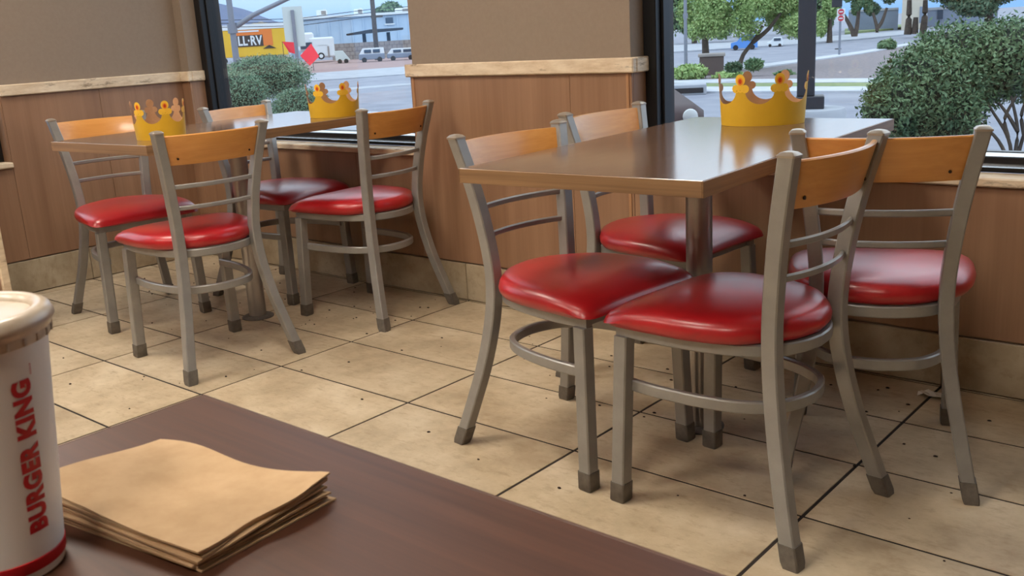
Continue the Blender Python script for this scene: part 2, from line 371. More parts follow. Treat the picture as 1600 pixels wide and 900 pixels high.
# ------------------------------------------------------------------ chairs
POST = [(-0.222, 0.200, 0.0), (-0.192, 0.180, 0.10), (-0.160, 0.156, 0.22), (-0.138, 0.139, 0.34), (-0.131, 0.134, 0.44),
        (-0.138, 0.140, 0.54), (-0.156, 0.155, 0.66), (-0.186, 0.178, 0.795)]
def post_at(z):
    for a, b in zip(POST[:-1], POST[1:]):
        if a[2] <= z <= b[2]:
            t = (z-a[2])/(b[2]-a[2]); return (a[0]+t*(b[0]-a[0]), a[1]+t*(b[1]-a[1]))
def sq(cx, cy, z, wx, wy, c=0.0028):
    x, y = wx/2, wy/2
    return [(cx-x+c, cy-y, z), (cx+x-c, cy-y, z), (cx+x, cy-y+c, z), (cx+x, cy+y-c, z), (cx+x-c, cy+y, z), (cx-x+c, cy+y, z), (cx-x, cy+y-c, z), (cx-x, cy-y+c, z)]
def make_chair():
    r = empty('restaurant_chair')
    # cushion
    half = [(0.245, 0.0), (0.247, 0.08), (0.249, 0.15), (0.241, 0.192), (0.205, 0.209), (0.11, 0.210), (0.02, 0.203), (-0.06, 0.178), (-0.115, 0.125), (-0.152, 0.066), (-0.165, 0.0)]
    h = catmull(half, 30); outl = [tuple(p) for p in h] + [(p[0], -p[1]) for p in h[-2:0:-1]]
    mb = MB(); rings = []; cx = 0.03
    for s, z in ((0.90, 0.414), (0.965, 0.417), (1.0, 0.427), (1.008, 0.438), (0.99, 0.449), (0.955, 0.457), (0.88, 0.4640), (0.75, 0.469), (0.55, 0.4725), (0.3, 0.4745), (0.08, 0.475)):
        ring = []
        for x, y in outl:
            X, Y = cx + (x-cx)*s, y*s
            fall = max(0, X-0.10)/0.14; drop = 0.013*fall*fall*(1 if z > 0.43 else 0.2)
            corner = max(0, abs(Y)-0.10)/0.1*max(0, X-0.1)/0.13
            ring.append((X, Y, z - drop - (0.006*corner if z > 0.43 else 0)))
        rings.append(ring)
    mb.loft(rings).build('seat', m_vinyl, r, 60)
    # hoops: seat frame and lower ring
    hp = catmull([(0.205, 0.158), (0.12, 0.163), (0.02, 0.155), (-0.06, 0.134), (-0.115, 0.096), (-0.140, 0.045), (-0.147, 0.0)], 18)
    path = [tuple(p) for p in hp] + [(p[0], -p[1]) for p in hp[-2::-1]]
    MB().bar([(1.07*x, 1.07*y, 0.401) for x, y in path], 0.020, 0.026).build('seat_frame', m_metal, r, 40)
    MB().bar([(0.198, y, 0.401) for y in (-0.17, 0, 0.17)], 0.020, 0.026).build('front_rail', m_metal, r, 40)
    MB().bar([(x, y, 0.275) for x, y in path], 0.016, 0.026).build('stretcher_ring', m_metal, r, 40)
    for s in (1, -1):
        g = catmull(POST, 30)
        lg = MB().loft([sq(p[0], s*p[1], p[2], 0.034, 0.031) for p in g]).build('back_leg', m_metal, r, 40)
        e0 = catmull(POST, 60)[:5]
        MB().loft([sq(p[0], s*p[1], p[2]+(0.0 if k else 0.0), 0.038 if k else 0.034, 0.035 if k else 0.031) for k, p in enumerate(e0)]).build('foot_cap', m_cap, lg, 40)
        x, y, z = POST[-1]; y *= s
        MB().loft([sq(x, y, z-0.001, 0.037, 0.034), sq(x, y, z+0.003, 0.037, 0.034), sq(x, y, z+0.008, 0.026, 0.024), sq(x, y, z+0.010, 0.012, 0.011, 0.003)]).build('top_cap', m_topcap, lg, 40)
        fx0, fy0 = 0.203, 0.172
        fl_ = MB().loft([sq(fx0+0.012*(1-k), s*(fy0+0.012*(1-k)), 0.39*k, 0.034, 0.034) for k in (0, 0.5, 1)]).build('front_leg', m_metal, r, 40)
        MB().loft([sq(fx0+0.012, s*(fy0+0.012), 0, 0.033, 0.033), sq(fx0+0.012, s*(fy0+0.012), 0.004, 0.038, 0.038), sq(fx0+0.0105, s*(fy0+0.0105), 0.046, 0.038, 0.038)]).build('foot_cap', m_cap, fl_, 40)
    # wooden back and rungs
    def curve(z, ext, bow, n=16):
        px, py = post_at(z); Y = py - 0.012
        return [(px - bow*(1-(t*t)), t*(Y+ext), z) for t in np.linspace(-1, 1, n+1)]
    rings = []; top, bot = curve(0.786, 0, 0.034, 18), curve(0.692, 0, 0.034, 18)
    for a, b in zip(top, bot):
        t = 0.0065
        rings.append([(b[0]-t, b[1], b[2]+0.003), (b[0]-t+0.003, b[1], b[2]), (b[0]+t-0.003, b[1], b[2]), (b[0]+t, b[1], b[2]+0.003),
                      (a[0]+t, a[1], a[2]-0.003), (a[0]+t-0.003, a[1], a[2]), (a[0]-t+0.003, a[1], a[2]), (a[0]-t, a[1], a[2]-0.003)])
    bk = MB().loft(rings).build('backrest', m_honey, r, 40)
    for s in (0.80, -0.80):
        px, py = post_at(0.715); Y = s*(py-0.012); X = px - 0.034*(1-s*s) - 0.0065
        MB().tube([(X+0.002, Y, 0.712), (X-0.0012, Y, 0.712)], 0.0035, 8).build('screw', m_screw, bk)
    for z in (0.622, 0.552):
        MB().bar(curve(z, 0.004, 0.026), 0.009, 0.015, 0.003).build('rung', m_metal, r, 40)
    return r
R_ = math.radians
CH = [  # x, y, yaw, label
    (1.183, 0.055, -6.3, 'red seated metal chair left of the big table, nearest the camera, back to the pillar'),
    (1.695, 0.014, 175.7, 'red seated metal chair in front at the near right side of the big table'),
    (1.830, 0.395, 110.8, 'red seated metal chair turned towards the large window at far right'),
    (1.093, 0.607, -3.0, 'red seated metal chair behind the big table, closest to the pillar'),
    (-0.305, -0.048, 173.4, 'red seated metal chair at the near end of the far table, before a yellow crown'),
    (-1.088, 0.111, -10.0, 'red seated metal chair by the side wall at the left end of the far table'),
    (-0.225, 0.642, 183.8, 'red seated metal chair at the far table with one foot against the pillar base'),
    (-0.848, 0.668, 8.3, 'red seated metal chair behind the far table, in the corner under the small window')]
proto = make_chair()
for k, (x, y, a, lab) in enumerate(CH):
    o = proto if k == 0 else copy_tree(proto)
    o.location = (x, y, 0); o.rotation_euler = (0, 0, R_(a)); tag(o, lab, 'chair', 'red seated restaurant chairs')

# ------------------------------------------------------------------ tables
def make_table(name, c, rz, L, W, z, label, mt, group=None):
    t = empty(name, (c[0], c[1], 0), rz, label, 'table', group); th = 0.032; e_ = 0.003
    MB().box((-W/2+e_, -L/2+e_, z-th), (W/2-e_, L/2-e_, z), 0.0012).build('tabletop', mt, t)
    for s in (-1, 1):
        MB().box((s*W/2-(e_ if s > 0 else 0), -L/2, z-th), (s*W/2+(e_ if s < 0 else 0), L/2, z-0.0006), 0.0008).build('edge_band', m_edge if mt is m_top else mt, t)
        MB().box((-W/2+e_, s*L/2-(e_ if s > 0 else 0), z-th), (W/2-e_, s*L/2+(e_ if s < 0 else 0), z-0.0006), 0.0008).build('edge_band', m_edge_x if mt is m_top else mt, t)
    MB().lathe([(0.033, 0.006), (0.033, z-th-0.01)], 28).build('post', m_post, t, 40)
    MB().lathe([(0.062, 0.0), (0.062, 0.004), (0.052, 0.009), (0.034, 0.010)], 28).build('floor_flange', m_cap, t, 30)
    br = MB().box((-0.20, -0.025, z-th-0.012), (0.20, 0.025, z-th)); br.box((-0.025, -0.3, z-th-0.012), (0.025, 0.3, z-th))
    br.build('top_bracket', m_post, t)
    return t
make_table('dining_table', (1.405, 0.31), R_(2.6), 1.12, 0.595, 0.752, 'brown laminate table in front of the pillar and large window', m_top, 'laminate dining tables')
make_table('dining_table', (-0.586, 0.325), R_(3.0), 1.12, 0.590, 0.752, 'brown laminate table in the corner by the small window', m_top, 'laminate dining tables')
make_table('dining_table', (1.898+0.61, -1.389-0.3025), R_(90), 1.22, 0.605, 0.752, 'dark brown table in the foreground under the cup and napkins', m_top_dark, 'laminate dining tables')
ZT_ = 0.752

# ------------------------------------------------------------------ paper crowns
def make_crown(c, rz, a, b, phase, label, H=0.140):
    """card band bent to an ellipse; s runs along the band, h up"""
    t = empty('crown_hat', (c[0], c[1], ZT_), rz, label, 'crown', 'yellow paper crowns')
    th = np.linspace(0, 2*PI, 2001); ds = np.hypot(a*np.sin(th), b*np.cos(th)); S = np.concatenate([[0], np.cumsum((ds[1:]+ds[:-1])/2*(th[1]-th[0]))]); per = S[-1]
    def pt(s, h, off):
        q = np.interp(s % per, S, th); n = np.array([math.cos(q)/a, math.sin(q)/b]); n /= np.linalg.norm(n)
        fl = 0.06*h                       # flares slightly
        return (a*math.cos(q)+n[0]*(off+fl), b*math.sin(q)+n[1]*(off+fl), h)
    N = 6; pw = per/N; neck = 0.098*H/0.14; val = 0.060*H/0.14
    hw = 0.0115*H/0.14
    def top(s):
        d = ((s - phase*pw) % pw); d = min(d, pw-d)          # distance from the point's axis
        if d < hw: return neck
        u = (d-hw)/(pw/2-hw); return val + (neck-val)*(1-math.sqrt(max(0, 1-(1-u)**2)))*1.0
    ns = N*26; cols = [k*per/ns for k in range(ns)]
    mb = MB(); o_, i_ = 0.0005, -0.0005
    v = []; f = []; mi = []
    for s in cols:
        h = top(s)
        for q in range(4): v.append(pt(s, 0.0005 + (h-0.0005)*q/3, o_))
        for q in range(4): v.append(pt(s, 0.0005 + (h-0.0005)*q/3, i_))
    for k in range(ns):
        p, q = k*8, ((k+1) % ns)*8
        for r in range(3):
            mb_f = (p+r, q+r, q+r+1, p+r+1); f.append(mb_f); mi.append(0)
            f.append((p+4+r, p+5+r, q+5+r, q+4+r)); mi.append(1)
        f.append((p+3, q+3, q+7, p+7)); mi.append(1); f.append((p, p+4, q+4, q)); mi.append(1)
    mb.v = [tuple(x) for x in v]; mb.f = f; mb.m = mi
    mb.build('band', [m_yellow, m_kraft], t, 40)
    def disc(s0, h0, rs, rh, off, th_, mats, name, parent):
        m = MB(); n = 16
        fr = [pt(s0+rs*math.cos(2*PI*j/n), h0+rh*math.sin(2*PI*j/n), off+th_) for j in range(n)]
        bk = [pt(s0+rs*math.cos(2*PI*j/n), h0+rh*math.sin(2*PI*j/n), off) for j in range(n)]
        m.add(fr, [tuple(range(n))], 0); m.add(bk, [tuple(range(n))[::-1]], 1)
        m.add(fr+bk, [(j, (j+1) % n, n+(j+1) % n, n+j) for j in range(n)], 1)
        return m, name, parent
    k_ = H/0.14
    for p in range(N):
        s0 = (p+phase)*pw
        m = MB()
        for ds_, hh, rs, rh in ((-0.0125*k_, 0.101*k_, 0.0105*k_, 0.011*k_), (0.0125*k_, 0.101*k_, 0.0105*k_, 0.011*k_), (0, 0.124*k_, 0.0130*k_, 0.016*k_), (0, 0.103*k_, 0.010*k_, 0.012*k_)):
            w, _, _ = disc(s0+ds_, hh, rs, rh, -0.0006, 0.0013, None, '', None); m.add(w.v, w.f); m.m[-len(w.m):] = w.m
        tip = m.build('trefoil', [m_trim, m_kraft], t, 40)
        w, _, _ = disc(s0, 0.121*k_, 0.0078*k_, 0.0105*k_, 0.0007, 0.0004, None, '', None); w.build('gem_ring', [m_jewel, m_jewel], tip)
        w, _, _ = disc(s0, 0.121*k_, 0.0042*k_, 0.0065*k_, 0.0011, 0.0004, None, '', None); w.build('gem', [m_jewel2, m_jewel2], tip)
    return t
def view_yaw(x, y): return math.atan2(y-CAM[1], x-CAM[0]) - PI/2      # long axis across the line of sight, as the crown happens to lie
make_crown((1.378, 0.708), view_yaw(1.378, 0.708), 0.111, 0.078, -0.08, 'yellow paper crown on the big table by the large window')
make_crown((-0.445, 0.697), view_yaw(-0.445, 0.697), 0.095, 0.083, -0.10, 'yellow paper crown at the window end of the corner table', 0.130)
make_crown((-0.462, -0.047), view_yaw(-0.462, -0.047), 0.080, 0.085, -0.25, 'yellow paper crown behind the chair at the near end of the corner table', 0.128)

# ------------------------------------------------------------------ drink cup
cupc = (2.0534, -1.6177)
cup = empty('drink_cup', (cupc[0], cupc[1], ZT_), math.atan2(CAM[1]-cupc[1], CAM[0]-cupc[0]), 'white paper drink cup with red lettering and a plastic lid', 'cup')
CH_, RB, RTP = 0.143, 0.0305, 0.0432
cr = lambda z: RB + (RTP-RB)*z/CH_
MB().lathe([(RB-0.002, 0.0), (RB, 0.001), (RB, 0.003)] + [(cr(z), z) for z in np.linspace(0.006, CH_, 14)], 64).build('cup_body', m_cup, cup, 30)
MB().lathe([(cr(0.0055)+0.0002, 0.0055), (cr(0.006)+0.0005, 0.006), (cr(0.0125)+0.0005, 0.0125), (cr(0.013)+0.0002, 0.013)], 64).build('red_band', m_red, cup, 30)
lid = MB().lathe([(RTP-0.002, CH_-0.005), (RTP+0.0010, CH_-0.006), (RTP+0.0018, CH_-0.004), (RTP+0.0016, CH_-0.002), (RTP+0.0028, CH_+0.001), (RTP+0.0046, CH_+0.0035), (RTP+0.0044, CH_+0.006),
                  (RTP+0.0026, CH_+0.0095), (RTP-0.001, CH_+0.0115), (RTP-0.005, CH_+0.0105), (RTP-0.007, CH_+0.007), (RTP-0.010, CH_+0.0066), (0.012, CH_+0.0072), (0.0, CH_+0.0074)], 64).build('lid', m_lid, cup, 50)
for k in range(28):
    a = 2*PI*k/28; rr = RTP+0.0016
    MB().tube([(rr*math.cos(a), rr*math.sin(a), CH_-0.0055), (rr*math.cos(a), rr*math.sin(a), CH_-0.0015)], 0.0009, 5).build('lid_rib', m_lid, lid)
for k in range(3):
    a = 0.6+2.1*k
    MB().lathe([(0.006, 0.0), (0.0055, 0.0018), (0.003, 0.0026), (0.0, 0.0028)], 14, (0.024*math.cos(a), 0.024*math.sin(a), CH_+0.0068)).build('lid_button', m_lid, lid, 40)
def text_mesh(body, size, offset=0.0, res=3):
    cu = bpy.data.curves.new('lettering', 'FONT'); cu.body = body; cu.size = size; cu.offset = offset; cu.resolution_u = res
    cu.space_character = 1.0 + 1.6*offset; cu.align_x = 'LEFT'; cu.fill_mode = 'FRONT'
    ob = bpy.data.objects.new('lettering', cu); C.objects.link(ob)
    dg = bpy.context.evaluated_depsgraph_get(); me = bpy.data.meshes.new_from_object(ob.evaluated_get(dg))
    bpy.data.objects.remove(ob); bpy.data.curves.remove(cu)
    return me
def on_cup(body, z0, z1, height, ang, bold):
    """letters run upwards around the cup wall; baseline is on the right"""
    me = text_mesh(body, 1.0, bold, 4)
    bm = bmesh.new(); bm.from_mesh(me); bpy.data.meshes.remove(me)
    bmesh.ops.triangulate(bm, faces=bm.faces)
    bmesh.ops.subdivide_edges(bm, edges=[e for e in bm.edges if e.calc_length() > 0.12], cuts=1)
    xs = [v.co.x for v in bm.verts]; ys = [v.co.y for v in bm.verts]; x0, x1, y0, y1 = min(xs), max(xs), min(ys), max(ys)
    for v in bm.verts:
        z = z0 + (v.co.x-x0)/(x1-x0)*(z1-z0); a = ang - ((v.co.y-y0)/(y1-y0)-0.5)*height/cr(z); r = cr(z)+0.00035
        v.co = Vector((r*math.cos(a), r*math.sin(a), z))
    me = bpy.data.meshes.new('lettering'); bm.to_mesh(me); bm.free(); me.materials.append(m_red)
    return link('lettering', me, cup)
TA = 0.58
on_cup('BURGER KING', 0.0290, 0.1190, 0.0122, TA, 0.058)
on_cup('......', 0.1205, 0.1265, 0.0012, TA+0.17, 0.0)

# ------------------------------------------------------------------ napkins
qN, qR, qT, qL = np.array([2.156, -1.557]), np.array([2.149, -1.456]), np.array([1.992, -1.484]), np.array([1.992, -1.580])
def napkin(k, nk):
    top = (k == nk-1); nu, nv = 22, 14
    rr = random.Random(k*13+5)
    jx = [rr.uniform(-0.0030, 0.0030) for _ in range(8)] if not top else [0]*8
    c = [q + np.array([jx[2*i], jx[2*i+1]]) for i, q in enumerate((qN, qR, qT, qL))]
    z0 = ZT_ + 0.0004 + k*0.00135; lift = (k/(nk-1))
    v = []
    for lay in (0, 1):
        for i in range(nu+1):
            for j in range(nv+1):
                u, w = i/nu, j/nv      # u: from left (T-L side) to right (R-N side); w: near edge to far edge
                p = (1-u)*((1-w)*c[3] + w*c[2]) + u*((1-w)*c[0] + w*c[1])
                if top or k > nk-4: p = p + np.array([0.0025*math.sin(9*w+1.3)*(u > 0.92), 0.003*math.sin(7*u+0.5)*(w > 0.9)])
                wav = 0.0022*math.sin(2.2*u*PI+0.2)*math.sin(0.5+1.6*w) + 0.0014*math.sin(5.2*w+3.1*u) - 0.002*u*(1-w) - 0.0012
                gap = 0.0012*lift*math.sin(6*w+k)*(u > 0.8)*((u-0.8)/0.2)
                v.append((p[0], p[1], z0 + 0.006*lift*(1-u)**1.5*(1-0.8*w) + max(0, lift*(0.0035+wav)) + gap*(gap > 0) + (0.0011 if lay else 0)))
    n1 = (nu+1)*(nv+1); idx = lambda i, j: i*(nv+1)+j; f = []
    for i in range(nu):
        for j in range(nv):
            f.append((n1+idx(i,j), n1+idx(i+1,j), n1+idx(i+1,j+1), n1+idx(i,j+1))); f.append((idx(i,j), idx(i,j+1), idx(i+1,j+1), idx(i+1,j)))
    rim = [idx(i,0) for i in range(nu+1)] + [idx(nu,j) for j in range(1,nv+1)] + [idx(i,nv) for i in range(nu-1,-1,-1)] + [idx(0,j) for j in range(nv-1,0,-1)]
    for a, b in zip(rim, rim[1:]+rim[:1]): f.append((a, b, n1+b, n1+a))
    m = MB(); m.add(v, f); o = m.build('paper_napkin', m_napkin, None, 50)
    lab = 'brown paper napkin on top of the stack beside the cup' if top else ('brown paper napkin at the bottom of the stack, on the dark table' if k == 0 else 'brown paper napkin, %s from the top of the stack beside the cup' % ('second third fourth fifth sixth seventh eighth ninth'.split()[nk-2-k]))
    tag(o, lab, 'napkin', 'brown paper napkins stacked beside the cup')
NK = 9
for k in range(NK): napkin(k, NK)

# ------------------------------------------------------------------ bits on the floor
mb = MB(); rr = random.Random(3)
for k in range(150):
    x, y = rr.uniform(-1.7, 2.2), rr.uniform(-0.9, 0.85)
    if rr.random() < 0.4: y = rr.uniform(0.3, 0.88)
    s = rr.uniform(0.0018, 0.0042); a = rr.uniform(0, PI)
    ring = lambda z, q: [(x+q*s*math.cos(a+2*PI*j/6)*(1.5 if j % 3 else 1), y+q*s*math.sin(a+2*PI*j/6), z) for j in range(6)]
    mb.loft([ring(0.0002, 1), ring(s*0.5, 0.9), ring(s*0.8, 0.4)])
tag(mb.build('floor_crumbs', m_crumb), 'small dark crumbs scattered over the tile floor', 'crumbs', kind='stuff')
mb = MB(); cx, cy = 1.80, 0.845
for i in range(8):
    for j in range(4): pass
g = [[(cx+0.016*i+0.004*math.sin(j*2), cy-0.012*j+0.003*math.sin(i*1.7), 0.003+0.009*abs(math.sin(i*1.3+j*2.1))) for j in range(4)] for i in range(6)]
v = [p for r in g for p in r] + [(p[0], p[1], p[2]-0.0012) for r in g for p in r]; f = []
for i in range(5):
    for j in range(3): a = i*4+j; f += [(a, a+4, a+5, a+1), (24+a, 24+a+1, 24+a+5, 24+a+4)]
mb.add(v, f); tag(mb.build('paper_scrap', m_white), 'crumpled white paper scrap on the floor by the tile base', 'paper scrap')

# ------------------------------------------------------------------ outdoors
GZ = -0.10                      # ground outside
def ray(px, py):
    d = ROT @ np.array([(px-800)/FPX, -(py-450)/FPX, -1.0]); return d
def ground(px, py, z=GZ):
    d = ray(px, py); t = (z-CAM[2])/d[2]; return CAM + t*d
class Fr:
    """a standing place: distance D from the camera position, facing it; local x right, y away, z up"""
    def __init__(s, px, D):
        py = 155 - 0.0577*(px+1010); d = ray(px, py)[:2]; d = d/np.linalg.norm(d)
        s.o = np.array([CAM[0]+d[0]*D, CAM[1]+d[1]*D, GZ]); s.d = d; s.D = D; s.r = np.array([d[1], -d[0]]); s.yaw = math.atan2(d[1], d[0])-PI/2
    def at(s, px, py):
        w = ray(px, py); t = s.D/(w[:2]@s.d); p = CAM + w*t - s.o
        return float(p[:2]@s.r), float(p[2])
    def span(s, x0, y0, x1, y1):
        a = s.at(x0, y1); b = s.at(x1, y0); return a[0], b[0], a[1], b[1]     # xmin,xmax,zmin,zmax
    def empty(s, name, label, cat, group=None, turn=0.0): return empty(name, tuple(s.o), s.yaw+turn, label, cat, group)
# outdoor materials
m_asph = noisy('asphalt', srgb(122, 126, 140), srgb(140, 144, 156), 1.5, 0.85)
m_conc = noisy('concrete', srgb(150, 155, 164), srgb(168, 172, 180), 2.0, 0.85)
m_kerb = noisy('kerb', srgb(172, 177, 186), srgb(188, 192, 200), 3.0, 0.85)
m_gravel = noisy('gravel', srgb(112, 104, 110), srgb(136, 128, 130), 14, 0.95)
m_rgrav = noisy('red_gravel', srgb(140, 116, 116), srgb(160, 134, 130), 12, 0.95)
m_verge = noisy('verge', srgb(104, 124, 84), srgb(136, 146, 102), 6, 0.95)
def leafm(n, a, b): return noisy(n, a, b, 3.0, 0.6, rnd=True, lo=0.3, hi=0.7)
m_leaf1 = leafm('leaf_grey_green', srgb(84, 118, 94), srgb(126, 154, 124))
m_leaf2 = leafm('leaf_green', srgb(74, 108, 78), srgb(122, 148, 104))
m_leaf3 = leafm('leaf_light', srgb(122, 154, 92), srgb(168, 192, 124))
m_leaf4 = leafm('leaf_dark', srgb(58, 84, 62), srgb(88, 112, 84))
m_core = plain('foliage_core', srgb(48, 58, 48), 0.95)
m_bark = noisy('bark', srgb(66, 58, 54), srgb(88, 78, 70), 12, 0.9)
m_steel = plain('galvanised', srgb(128, 134, 146), 0.5, 0.3)
m_dark = plain('dark_steel', srgb(44, 46, 54), 0.5, 0.2)
m_bwhite = noisy('white_cladding', srgb(166, 188, 210), srgb(180, 200, 220), 0.6, 0.6)
m_offw = plain('off_white_metal', srgb(218, 224, 228), 0.5)
m_block = noisy('block_wall', srgb(136, 130, 128), srgb(158, 152, 148), 1.5, 0.9)
m_tan = noisy('tan_render', srgb(196, 188, 172), srgb(206, 198, 184), 1.2, 0.9)
m_bgrey = noisy('blue_grey_wall', srgb(120, 132, 152), srgb(132, 144, 162), 1.0, 0.9)
m_ryel = noisy('trailer_yellow', srgb(222, 176, 44), srgb(232, 188, 56), 0.8, 0.55)
m_ror = plain('trailer_orange', srgb(226, 124, 52), 0.55)
m_rdk = plain('trailer_dark', srgb(58, 50, 48), 0.6)
m_flag = plain('flag_red', srgb(250, 62, 78), 0.7)
m_pane = plain('dark_pane', srgb(60, 74, 92), 0.15)
m_tyre = plain('tyre', srgb(34, 34, 38), 0.8)
m_maroon = plain('maroon_paint', srgb(46, 16, 24), 0.6, 0.0, 0.0)
m_blue = plain('blue_paint', srgb(86, 142, 214), 0.3, 0.0, 0.5)
m_green = emit('green_lamp', (0.05, 0.9, 0.45, 1), 1.6)
m_signred = plain('sign_red', srgb(190, 52, 70), 0.5)
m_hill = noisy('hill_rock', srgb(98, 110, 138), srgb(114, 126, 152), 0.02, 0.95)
m_signback = plain('sign_back', srgb(196, 206, 204), 0.6)
m_rust = plain('rust_box', srgb(84, 72, 70), 0.7)

# ground surfaces
gnd = struct(MB().box((-260, YO, GZ-0.2), (160, 300, GZ)).build('ground_asphalt', m_asph)); gnd['label'] = 'grey asphalt ground outside the windows'
g2 = struct(MB().box((-260, -60, GZ-0.2), (XL-0.2, YO, GZ)).build('ground_side', m_asph)); g2['label'] = 'grey asphalt outside the side wall'
def slab(name, label, pix, h, mat):
    pts = [ground(*p)[:2] for p in pix]; n = len(pts); mb = MB()
    mb.add([(p[0], p[1], GZ-0.02) for p in pts] + [(p[0], p[1], GZ+h) for p in pts],
           [tuple(range(n, 2*n))] + [(i, (i+1) % n, n+(i+1) % n, n+i) for i in range(n)])
    o = struct(mb.build(name, mat)); o['label'] = label; return o
slab('ground_lot', 'reddish gravel lot across the street', [(300, 126), (480, 116), (650, 104), (900, 88), (900, 76), (650, 87), (480, 96), (300, 103)], 0.02, m_rgrav)
slab('ground_far_walk', 'pale concrete strip along the street', [(300, 140), (480, 128), (650, 116), (900, 100), (900, 88), (650, 104), (480, 116), (300, 126)], 0.03, m_conc)
slab('ground_lane', 'pale lane stripe on the street', [(300, 158), (480, 146), (650, 132), (650, 129), (480, 142), (300, 154)], 0.005, m_conc)
slab('ground_near_walk', 'pale concrete walk below the small window', [(330, 262), (480, 236), (640, 214), (640, 190), (480, 205), (330, 222)], 0.02, m_conc)
slab('ground_walk_a', 'pale sidewalk outside the large window', [(1000, 132), (1350, 131), (1700, 130), (1700, 123), (1350, 125), (1000, 127)], 0.03, m_kerb)
slab('ground_walk_b', 'pale kerb along the parking lane', [(1000, 146), (1350, 145), (1700, 144), (1700, 136), (1350, 138), (1000, 138)], 0.03, m_kerb)
slab('ground_verge', 'green verge between the two kerbs', [(1000, 138), (1350, 138), (1700, 136), (1700, 130), (1350, 131), (1000, 132)], 0.02, m_verge)
slab('ground_gravel', 'grey gravel median', [(1000, 127), (1350, 125), (1700, 123), (1700, 60), (1420, 72), (1345, 86), (1280, 95), (1190, 108), (1080, 116), (1000, 120)], 0.03, m_gravel)
slab('ground_kerb_c', 'white kerb along the far road', [(1080, 117), (1190, 109), (1280, 96), (1345, 87), (1420, 73), (1420, 70), (1345, 83), (1280, 92), (1190, 104), (1080, 112)], 0.06, m_kerb)
slab('ground_kerb_d', 'pale kerb on the far side of the road', [(1040, 84), (1150, 77), (1245, 71), (1340, 63), (1450, 52), (1450, 47), (1340, 55), (1245, 62), (1150, 68), (1040, 73)], 0.06, m_conc)
slab('ground_grass', 'yellow green grass strip before the grey wall', [(1320, 54), (1450, 42), (1450, 37), (1320, 47)], 0.10, m_verge)

# plants
def leaves(mb, centers, radii, n, size, shell=0.35, squash=0.0):
    """n small leaf quads spread through ellipsoids"""
    C_ = np.array(centers, float); R = np.array(radii, float); w = R.prod(axis=1)**(2/3); w /= w.sum()
    k = rng.choice(len(C_), n, p=w); d = rng.normal(size=(n, 3)); d /= np.linalg.norm(d, axis=1)[:, None]
    r = 1 - shell*rng.random(n)**1.5 + 0.06*rng.normal(size=n)
    p = C_[k] + d*R[k]*r[:, None]
    a = rng.normal(size=(n, 3)); a /= np.linalg.norm(a, axis=1)[:, None]
    nrm = d + 0.7*rng.normal(size=(n, 3)); b = np.cross(a, nrm); b /= np.linalg.norm(b, axis=1)[:, None]
    s = size*(0.6+0.8*rng.random(n))[:, None]
    v = np.stack([p-a*s, p+b*s*0.45, p+a*s, p-b*s*0.45], 1).reshape(-1, 3)
    base = len(mb.v); mb.v += [tuple(q) for q in v.tolist()]
    mb.f += [(base+4*i, base+4*i+1, base+4*i+2, base+4*i+3) for i in range(n)]; mb.m += [0]*n
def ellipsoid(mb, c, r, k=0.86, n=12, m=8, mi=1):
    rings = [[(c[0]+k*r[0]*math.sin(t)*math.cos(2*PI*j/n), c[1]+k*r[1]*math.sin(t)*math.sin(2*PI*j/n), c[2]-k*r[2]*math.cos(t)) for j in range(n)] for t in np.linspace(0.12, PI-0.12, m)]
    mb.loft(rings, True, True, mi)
def plant(fr, name, label, cat, blobs, n, size, mat, stems=(), group=None, shell=0.35, core=0.84, stem_r=0.03):
    """blobs given by picture extents (x0, y0, x1, y1, depth factor, offset away)"""
    t = fr.empty(name, label, cat, group); cs, rs = [], []
    for x0, y0, x1, y1, df, off in blobs:
        a, b, z0, z1 = fr.span(x0, y0, x1, y1); z1 = max(z1, z0+0.05)
        cs.append(((a+b)/2, off, (z0+z1)/2)); rs.append(((b-a)/2, (b-a)/2*df, (z1-z0)/2))
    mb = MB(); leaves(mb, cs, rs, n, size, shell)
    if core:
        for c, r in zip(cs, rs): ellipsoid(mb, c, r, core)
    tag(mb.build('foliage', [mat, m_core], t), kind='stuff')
    for st in stems:
        path = []
        for k, q in enumerate(st):
            x, z = fr.at(q[0], q[1]); path.append((x, q[2] if len(q) > 2 else 0.0, max(z, 0.0)))
        MB().tube(catmull(path, 8), stem_r, 7, r1=stem_r*0.6).build('stem', m_bark, t, 60)
    return t
f = Fr(415, 15); plant(f, 'clipped_shrub', 'large dome-clipped grey green shrub outside the small window', 'shrub', [(348, 82, 482, 158, 0.9, 0)], 16000, 0.016, m_leaf1, [[(415, 200), (415, 140)]], 'shrubs outside the small window')
f = Fr(365, 13.5); plant(f, 'clipped_shrub', 'small grey green shrub at the left frame of the small window', 'shrub', [(306, 108, 416, 190, 0.9, 0)], 11000, 0.015, m_leaf1, [[(365, 215), (365, 150)]], 'shrubs outside the small window')
f = Fr(465, 12.5); plant(f, 'clipped_shrub', 'low grey green shrub just left of the yellow crown in the small window', 'shrub', [(426, 134, 514, 206, 0.9, 0)], 10000, 0.014, m_leaf1, [[(465, 225), (465, 165)]], 'shrubs outside the small window')
f = Fr(1530, 6.2)
